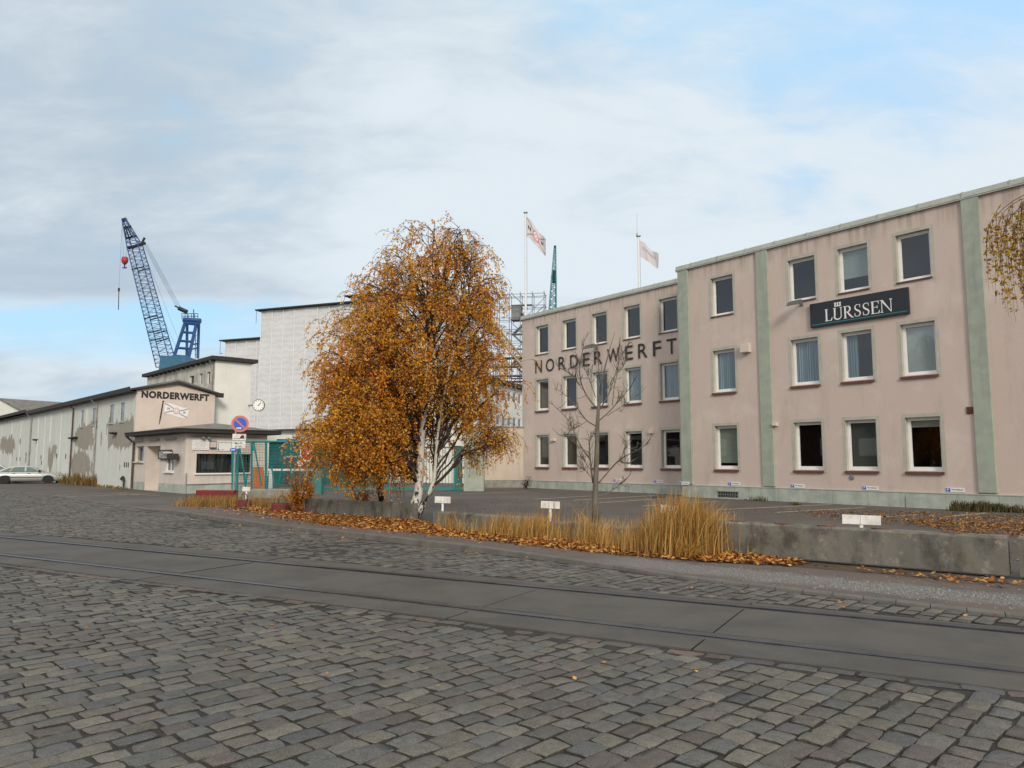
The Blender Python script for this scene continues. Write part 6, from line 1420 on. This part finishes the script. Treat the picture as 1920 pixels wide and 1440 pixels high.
def near_birch():
    """second birch just outside the right edge; its outermost weeping shoots hang into view"""
    r = np.random.default_rng(12); Yb = 12.0; p0 = at(2160, 720, Yb)
    t = thing('birch_tree', 'weeping birch shoots with sparse yellow leaves hanging in at the upper right', 'tree', (p0[0], Yb, 0))
    def px(x, y, dy=0.0): p = at(x, y, Yb+dy); return np.array([p[0]-p0[0], p[1]-Yb, p[2]])
    TR = np.array([[0, 0, 0], [.03, 0, 1.5], [-.02, .05, 3.2], [.05, 0, 5], [0, 0, 7.5]]); q = MB(); q.tube(TR, [.16, .13, .11, .08, .03], 10); q.build('trunk', 'bark_birch', t, smooth=True)
    limbs = []; tw = []; leaves = []; cols = []
    arches = [((2020, 330), (1880, 380), 0, 1860, 420), ((2040, 350), (1895, 372), .3, 1875, 410), ((2000, 380), (1905, 370), -.3, 1880, 440), ((2010, 360), (1930, 352), .2, 1905, 400), ((2030, 300), (1960, 360), 0, 1935, 420), ((2050, 340), (1985, 380), .4, 1960, 460), ((2060, 400), (1945, 395), -.4, 1912, 430)]
    for (ax, ay), (bx, by), dy, ex, ey in arches:
        S = np.array([0, 0, px(2160, 520)[2]+r.uniform(-.4, .6)]); A_ = px(ax, ay, dy); B_ = px(bx, by, dy); E_ = px(ex, ey, dy)
        pts = np.concatenate([bez(S, (S+A_)/2+np.array([0, 0, .3]), A_, 6), bez(A_, B_+np.array([0, 0, .12]), E_, 8)[1:]]); limbs.append((pts, .022, .004))
        for k in range(13):
            i0 = r.integers(7, len(pts)); p = pts[i0]+r.normal(0, .05, 3); L = r.uniform(.5, 1.75); n = 7; dv = np.array([-.3, 0, -.2])+r.normal(0, .25, 3); pp = [p]
            for i in range(n): dv = dv*.6+np.array([.015, 0, -.45])+r.normal(0, .07, 3); dv /= np.linalg.norm(dv); pp.append(pp[-1]+dv*L/n)
            pp = np.array(pp); tw.append((pp, .005, .002)); m = int(L*30); tt = r.uniform(.1, 1, m)*(n-.01); ii = tt.astype(int); leaves.append(pp[ii]+r.normal(0, .022, (m, 3))); cols.append(LEAF_COL[r.integers(0, 6, m)]*r.uniform(.6, 1.05, (m, 1))*np.array([.85, 1.0, 1.0]))
    for i in range(26):
        a = r.uniform(-1.4, 1.6); E_ = np.array([math.cos(a)*r.uniform(.5, 1.3), math.sin(a)*1.3, r.uniform(3, 6.6)]); S = np.array([0, 0, E_[2]-.6]); pts = bez(S, (S+E_)/2+np.array([0, 0, .5]), E_, 7); limbs.append((pts, .02, .004))
        for k in range(4):
            p = pts[r.integers(3, 7)]; pp = np.array([p, p+np.array([.02, 0, -.3]), p+np.array([0, .03, -.8])]); tw.append((pp, .005, .002)); m = 20; leaves.append(p+np.array([0, 0, -1])*r.uniform(0, .8, (m, 1))+r.normal(0, .03, (m, 3))); cols.append(LEAF_COL[r.integers(0, 6, m)]*.9)
    twig_tubes(limbs, 'limb', 'twig', t, 4); twig_tubes(tw, 'twig', 'twig', t, 3); C = np.concatenate(leaves); V, F = leaf_quads(C, .052, r); raw('crown', V, F, np.concatenate(cols), 'leaf', t)
near_birch()

def shrub(px_, py_, h, wpx, nl, label, cat, name, colm, size, seed):
    r = np.random.default_rng(seed); b = G(px_, py_); t = thing(name, label, cat, (b[0], b[1], 0)); w_ = wpx*b[1]/FPX/2; st = []; C = []; cc = []
    for i in range(14):
        a = r.uniform(0, 6.28); e = np.array([math.cos(a)*w_*r.uniform(.3, 1), math.sin(a)*w_*.7, h*r.uniform(.45, 1)]); pts = bez(np.zeros(3), e*np.array([.3, .3, .6]), e, 6); st.append((pts, .014, .003)); m = nl//14; u = r.uniform(.25, 1, m)*4.99; ii = u.astype(int); C.append(pts[ii]+r.normal(0, .07, (m, 3))); cc.append(colm[r.integers(0, len(colm), m)]*r.uniform(.7, 1.2, (m, 1)))
    twig_tubes(st, 'stem', 'twig', t, 4); C = np.concatenate(C); C[:, 2] = np.maximum(C[:, 2], .02); V, F = leaf_quads(C, size, r); raw('foliage', V, F, np.concatenate(cc), 'leaf', t); return t
ORG = np.array([(.62, .24, .03), (.55, .17, .02), (.60, .30, .05), (.45, .14, .02)]); GRN = np.array([(.10, .10, .03), (.16, .13, .035), (.07, .075, .025), (.24, .15, .04)]); DRK = np.array([(.05, .05, .025), (.09, .075, .03), (.14, .06, .03)])
shrub(560, 962, 1.25, 70, 900, 'orange leaved birch sapling growing by the low barrier', 'shrub', 'sapling', ORG, .07, 3); shrub(580, 938, .9, 36, 420, 'yellow leaved bush at the foot of the broad teal gate post', 'shrub', 'bush', ORG, .07, 4)
shrub(986, 917, .75, 30, 260, 'dark weed bush in the corner of the tan annex wall', 'shrub', 'bush', DRK, .06, 6); shrub(1370, 935, .5, 16, 40, 'single reddish weed stem against the wall above the cellar grating', 'plant', 'weed', DRK, .05, 8)
shrub(676, 950, .8, 60, 420, 'reddish bush in the shade left of the birch stems', 'shrub', 'bush', np.array([(.20, .05, .03), (.30, .08, .02), (.40, .16, .03)]), .065, 9)

def blades(name, P, hgt, r, colm, parent=None, wid=.0055, lean=.34):
    n = len(P); a = r.uniform(0, 6.28, n); la = r.normal(.35, 1.3, n); ln = np.abs(r.normal(0, lean, n))*hgt; dirn = np.stack([np.cos(la), np.sin(la)], 1)*ln[:, None]; sx = np.stack([np.cos(a), np.sin(a)], 1)*(wid*r.uniform(.6, 1.3, n))[:, None]
    z0 = np.zeros(n); lv = []
    for u, ww in ((0, 1), (.5, .75), (.85, .4), (1.0, .0)):
        c = P+dirn*(u**2); z = hgt*u*(1-.12*u*np.minimum(1, ln/np.maximum(hgt, .01)*2))
        lv.append((np.c_[c-sx*ww, z], np.c_[c+sx*ww, z]))
    V = np.stack([lv[0][0], lv[0][1], lv[1][0], lv[1][1], lv[2][0], lv[2][1], lv[3][0]], 1).reshape(-1, 3); o = (np.arange(n)*7)[:, None]
    Q = np.concatenate([o+np.array([[0, 1, 3, 2]]), o+np.array([[2, 3, 5, 4]])]); T = o+np.array([[4, 5, 6]])
    c = colm[r.integers(0, len(colm), n)]*r.uniform(.7, 1.25, (n, 1)); return raw(name, V, [Q, T], np.concatenate([c, c, c]), 'blade', parent)
GOLD = np.array([(.54, .29, .075), (.43, .21, .05), (.62, .41, .15), (.32, .155, .04), (.50, .34, .115), (.34, .25, .085)]); STRAW = np.array([(.44, .29, .10), (.34, .22, .075), (.48, .27, .075), (.24, .19, .06), (.30, .13, .04)])
r = np.random.default_rng(31)
P = []; Hh = []
def band(pxa, pxb, n, h0, h1, spread, clump=.5):
    """blades scattered along a ground line given by two photo points"""
    a, b = G(*pxa)[:2], G(*pxb)[:2]; L = np.linalg.norm(b-a); k = max(1, int(L/.28)); cs = r.uniform(0, 1, k); t_ = np.where(r.random(n) < clump, cs[r.integers(0, k, n)]+r.normal(0, .05/L, n), r.random(n)); t_ = np.clip(t_, 0, 1)
    P.append(a+(b-a)*t_[:, None]+r.normal(0, spread, (n, 2))); Hh.append(r.uniform(h0, h1, n))
band((830, 996), (1010, 1012), 350, .12, .55, .10, .8); band((860, 1000), (1000, 1018), 220, .1, .4, .12); band((930, 1004), (1230, 1036), 1900, .10, .58, .17, .85); band((1010, 1000), (1210, 1020), 400, .2, .55, .15, .85); band((1150, 1030), (1300, 1046), 900, .12, .5, .18, .6); band((1290, 1000), (1385, 1008), 420, .25, .6, .12)
band((1000, 992), (1130, 996), 120, .3, .75, .15)
gr = blades('dry_grass', np.concatenate(P), np.concatenate(Hh), r, GOLD); tag(gr, 'golden dry grass along the concrete barriers of the verge', 'grass', kind='stuff')
P = []; Hh = []
cc_ = G(1278, 1040)[:2]; n = 2600; P.append(cc_+r.normal(0, 1, (n, 2))*np.array([.38, .20])); Hh.append(np.clip(r.normal(.82, .2, n), .25, 1.18)*np.exp(-((P[-1][:, 0]-cc_[0]+.02)/1.0)**2))
gc = blades('grass_clump', np.concatenate(P), np.concatenate(Hh), r, GOLD, wid=.0055, lean=.36); tag(gc, 'tallest golden grass clump leaning against the left end of the long barrier', 'grass')
P = []; Hh = []
band((350, 949), (440, 951), 1300, .12, .42, .25, .75); band((385, 948), (500, 952), 1000, .1, .45, .22, .8); band((440, 946), (560, 948), 420, .15, .5, .25, .8); band((520, 934), (585, 934), 260, .2, .6, .25)
gr = blades('rough_grass', np.concatenate(P), np.concatenate(Hh), r, STRAW, wid=.008); tag(gr, 'straw coloured rough grass round the red weights and sign pole', 'grass', kind='stuff')
P = []; Hh = []
band((118, 905), (178, 911), 900, .3, .85, .3); band((178, 912), (246, 919), 160, .05, .2, .1)
gr = blades('wall_grass', np.concatenate(P), np.concatenate(Hh), r, np.array([(.22, .17, .06), (.14, .13, .045), (.30, .19, .07), (.25, .10, .03)]), wid=.03); tag(gr, 'brownish grass growing at the foot of the flaking white hall', 'grass', kind='stuff')
P = []; Hh = []
band((1783, 958), (1850, 960), 700, .1, .38, .06); band((1850, 959), (1925, 962), 600, .08, .3, .06); band((1395, 938), (1435, 940), 80, .05, .25, .05); band((1225, 935), (1275, 935), 60, .05, .2, .04); band((1480, 947), (1500, 948), 60, .05, .15, .04)
gr = blades('wall_weeds', np.concatenate(P), np.concatenate(Hh), r, np.array([(.10, .10, .04), (.16, .12, .05), (.07, .06, .03)]), wid=.014); tag(gr, 'green brown weeds along the plinth of the pink building', 'weeds', kind='stuff')
def tuft(px_, py_, n, h, label):
    c = G(px_, py_)[:2]; P_ = c+r.normal(0, .09, (n, 2)); o = blades('grass_tuft', P_, r.uniform(h*.4, h, n), r, STRAW*np.array([1.1, 1.05, .8]), wid=.010, lean=.75); tag(o, label, 'grass')
tuft(1288, 1048, 260, .34, 'low greenish grass tuft drooping in front of the tallest grass clump')

# fallen leaves
def litter(name, polys, label, r, size, colm):
    C = []
    for poly, n, z0, edge in polys:
        A_ = np.array([G(*p)[:2] for p in poly]); lo = A_.min(0); hi = A_.max(0); out_ = []
        while len(out_) < n:
            q_ = r.uniform(lo, hi, (n*3, 2)); x, y = q_[:, 0], q_[:, 1]; ins = np.zeros(len(q_), bool); j = len(A_)-1
            for i in range(len(A_)):
                xi, yi = A_[i]; xj, yj = A_[j]; cnd = ((yi > y) != (yj > y)) & (x < (xj-xi)*(y-yi)/(yj-yi+1e-12)+xi); ins ^= cnd; j = i
            out_ += list(q_[ins])
        out_ = np.array(out_[:n])+r.normal(0, edge, (n, 2)); C.append(np.c_[out_, z0+np.abs(r.normal(0, .018, n))])
    C = np.concatenate(C); n = len(C); a = r.uniform(0, 6.28, n); tl = r.normal(0, .35, n); ax = np.stack([np.cos(a)*np.cos(tl), np.sin(a)*np.cos(tl), np.abs(np.sin(tl))*.8], 1); sd = np.stack([-np.sin(a), np.cos(a), r.normal(0, .3, n)], 1); s = (size*r.uniform(.6, 1.3, n))[:, None]
    V = np.stack([C, C+ax*s*.5+sd*s*.38, C+ax*s, C+ax*s*.5-sd*s*.38], 1).reshape(-1, 3); o = raw(name, V, np.arange(4*n).reshape(-1, 4), colm[r.integers(0, len(colm), n)]*r.uniform(.6, 1.2, (n, 1)), 'leaf_fallen'); tag(o, label, 'leaves', kind='stuff')
FALL = np.array([(.50, .22, .04), (.42, .15, .028), (.27, .09, .022), (.60, .33, .10), (.17, .06, .02), (.48, .26, .08)])
litter('leaf_litter', [([(560, 965), (780, 978), (850, 1000), (960, 1024), (760, 1002), (600, 986)], 7500, .03, .08), ([(420, 948), (560, 962), (640, 990), (520, 972)], 2200, .03, .1), ([(850, 998), (1340, 1040), (1450, 1052), (1320, 1056), (1160, 1044), (960, 1024)], 6500, .03, .07), ([(1330, 1040), (1520, 1058), (1480, 1064), (1320, 1056)], 1300, .03, .05),
      ([(340, 948), (480, 960), (600, 985), (960, 1022), (1170, 1046), (1000, 1036), (640, 1000), (420, 968)], 500, .06, .1), ([(1500, 1062), (1890, 1094), (1950, 1106), (1880, 1108), (1600, 1074)], 130, .03, .05)], 'thick carpet of fallen orange leaves along the kerb side verge', r, .07, FALL)
litter('yard_leaves', [([(1480, 957), (1700, 960), (1920, 968), (1990, 985), (1980, 1000), (1700, 985), (1560, 975)], 2600, .008, .15), ([(1690, 975), (1990, 985), (2000, 1010), (1800, 1005)], 2200, .008, .1), ([(1180, 945), (1500, 955), (1600, 975), (1300, 960)], 160, .008, .2), ([(1900, 1010), (1990, 1010), (1990, 1080), (1905, 1075)], 120, .01, .05), ([(640, 930), (1100, 940), (1300, 970), (800, 960)], 220, .008, .3)], 'brown fallen leaves scattered over the parking yard', r, .06, FALL*.75)
litter('road_leaves', [([(300, 965), (640, 1005), (1100, 1062), (1000, 1060), (560, 1010)], 70, .01, .1), ([(0, 1100), (1900, 1300), (1900, 1430), (20, 1430)], 14, .004, .1), ([(1300, 1100), (1900, 1160), (1850, 1170), (1250, 1110)], 18, .01, .1)], 'few single leaves lying on the setts', r, .042, FALL*1.15)

# loose gravel on the worn part of the pavement
rg = np.random.default_rng(77); n = 5200
sa = rg.uniform(-4.6, 4.5, n); vb = 9.85-.17*sa+rg.normal(0, .27, n); ok = vb > kerb_v(sa)+.16; sa, vb = sa[ok], vb[ok]; n = len(sa)
C = np.c_[RD[0]*sa+RM[0]*vb, RD[1]*sa+RM[1]*vb, np.full(n, .018)]; sz = rg.uniform(.006, .017, n)[:, None, None]
T4 = np.array([(1, 0, 0), (-.5, .87, 0), (-.5, -.87, 0), (.1, 0, .9)]); V = (C[:, None]+T4[None]*sz*rg.uniform(.6, 1.2, (n, 4, 3))).reshape(-1, 3)
F = (np.array([(0, 1, 3), (1, 2, 3), (2, 0, 3)])[None]+(np.arange(n)*4)[:, None, None]).reshape(-1, 3)
gv = raw('gravel', V, F, np.repeat(np.array([(.24, .235, .22)])*rg.uniform(.5, 1.5, (n, 1)), 3, 0), 'leaf_fallen'); tag(gv, 'loose pale gravel scattered on the pavement before the long barrier', 'gravel', kind='stuff')
# unseen brick warehouse added past the left edge, to darken the office pane reflections
wh_ = thing('added_warehouse', 'unseen dark brick warehouse added beyond the left picture edge for window reflections', 'building', (-72, 0, 0), R(90))
mk('brick_dark', (.10, .05, .038), .9, .4, .6)
q = MB(); q.box(-30, 55, 0, 12, 0, 6.6); q.build('wall', 'brick_dark', wh_); q = MB(); q.add([(-31, -.6, 6.62), (56, -.6, 6.62), (56, 12.6, 6.62), (-31, 12.6, 6.62), (-31, 6, 9.4), (56, 6, 9.4)], [(0, 1, 5, 4), (2, 3, 4, 5), (0, 4, 3), (1, 2, 5), (0, 3, 2, 1)]); q.build('roof', 'roof_felt', wh_)
for i in range(16): MB().box(-27+i*5, -24.6+i*5, -.03, -.004, 2.2, 4.6).build('window', 'white_render', wh_)
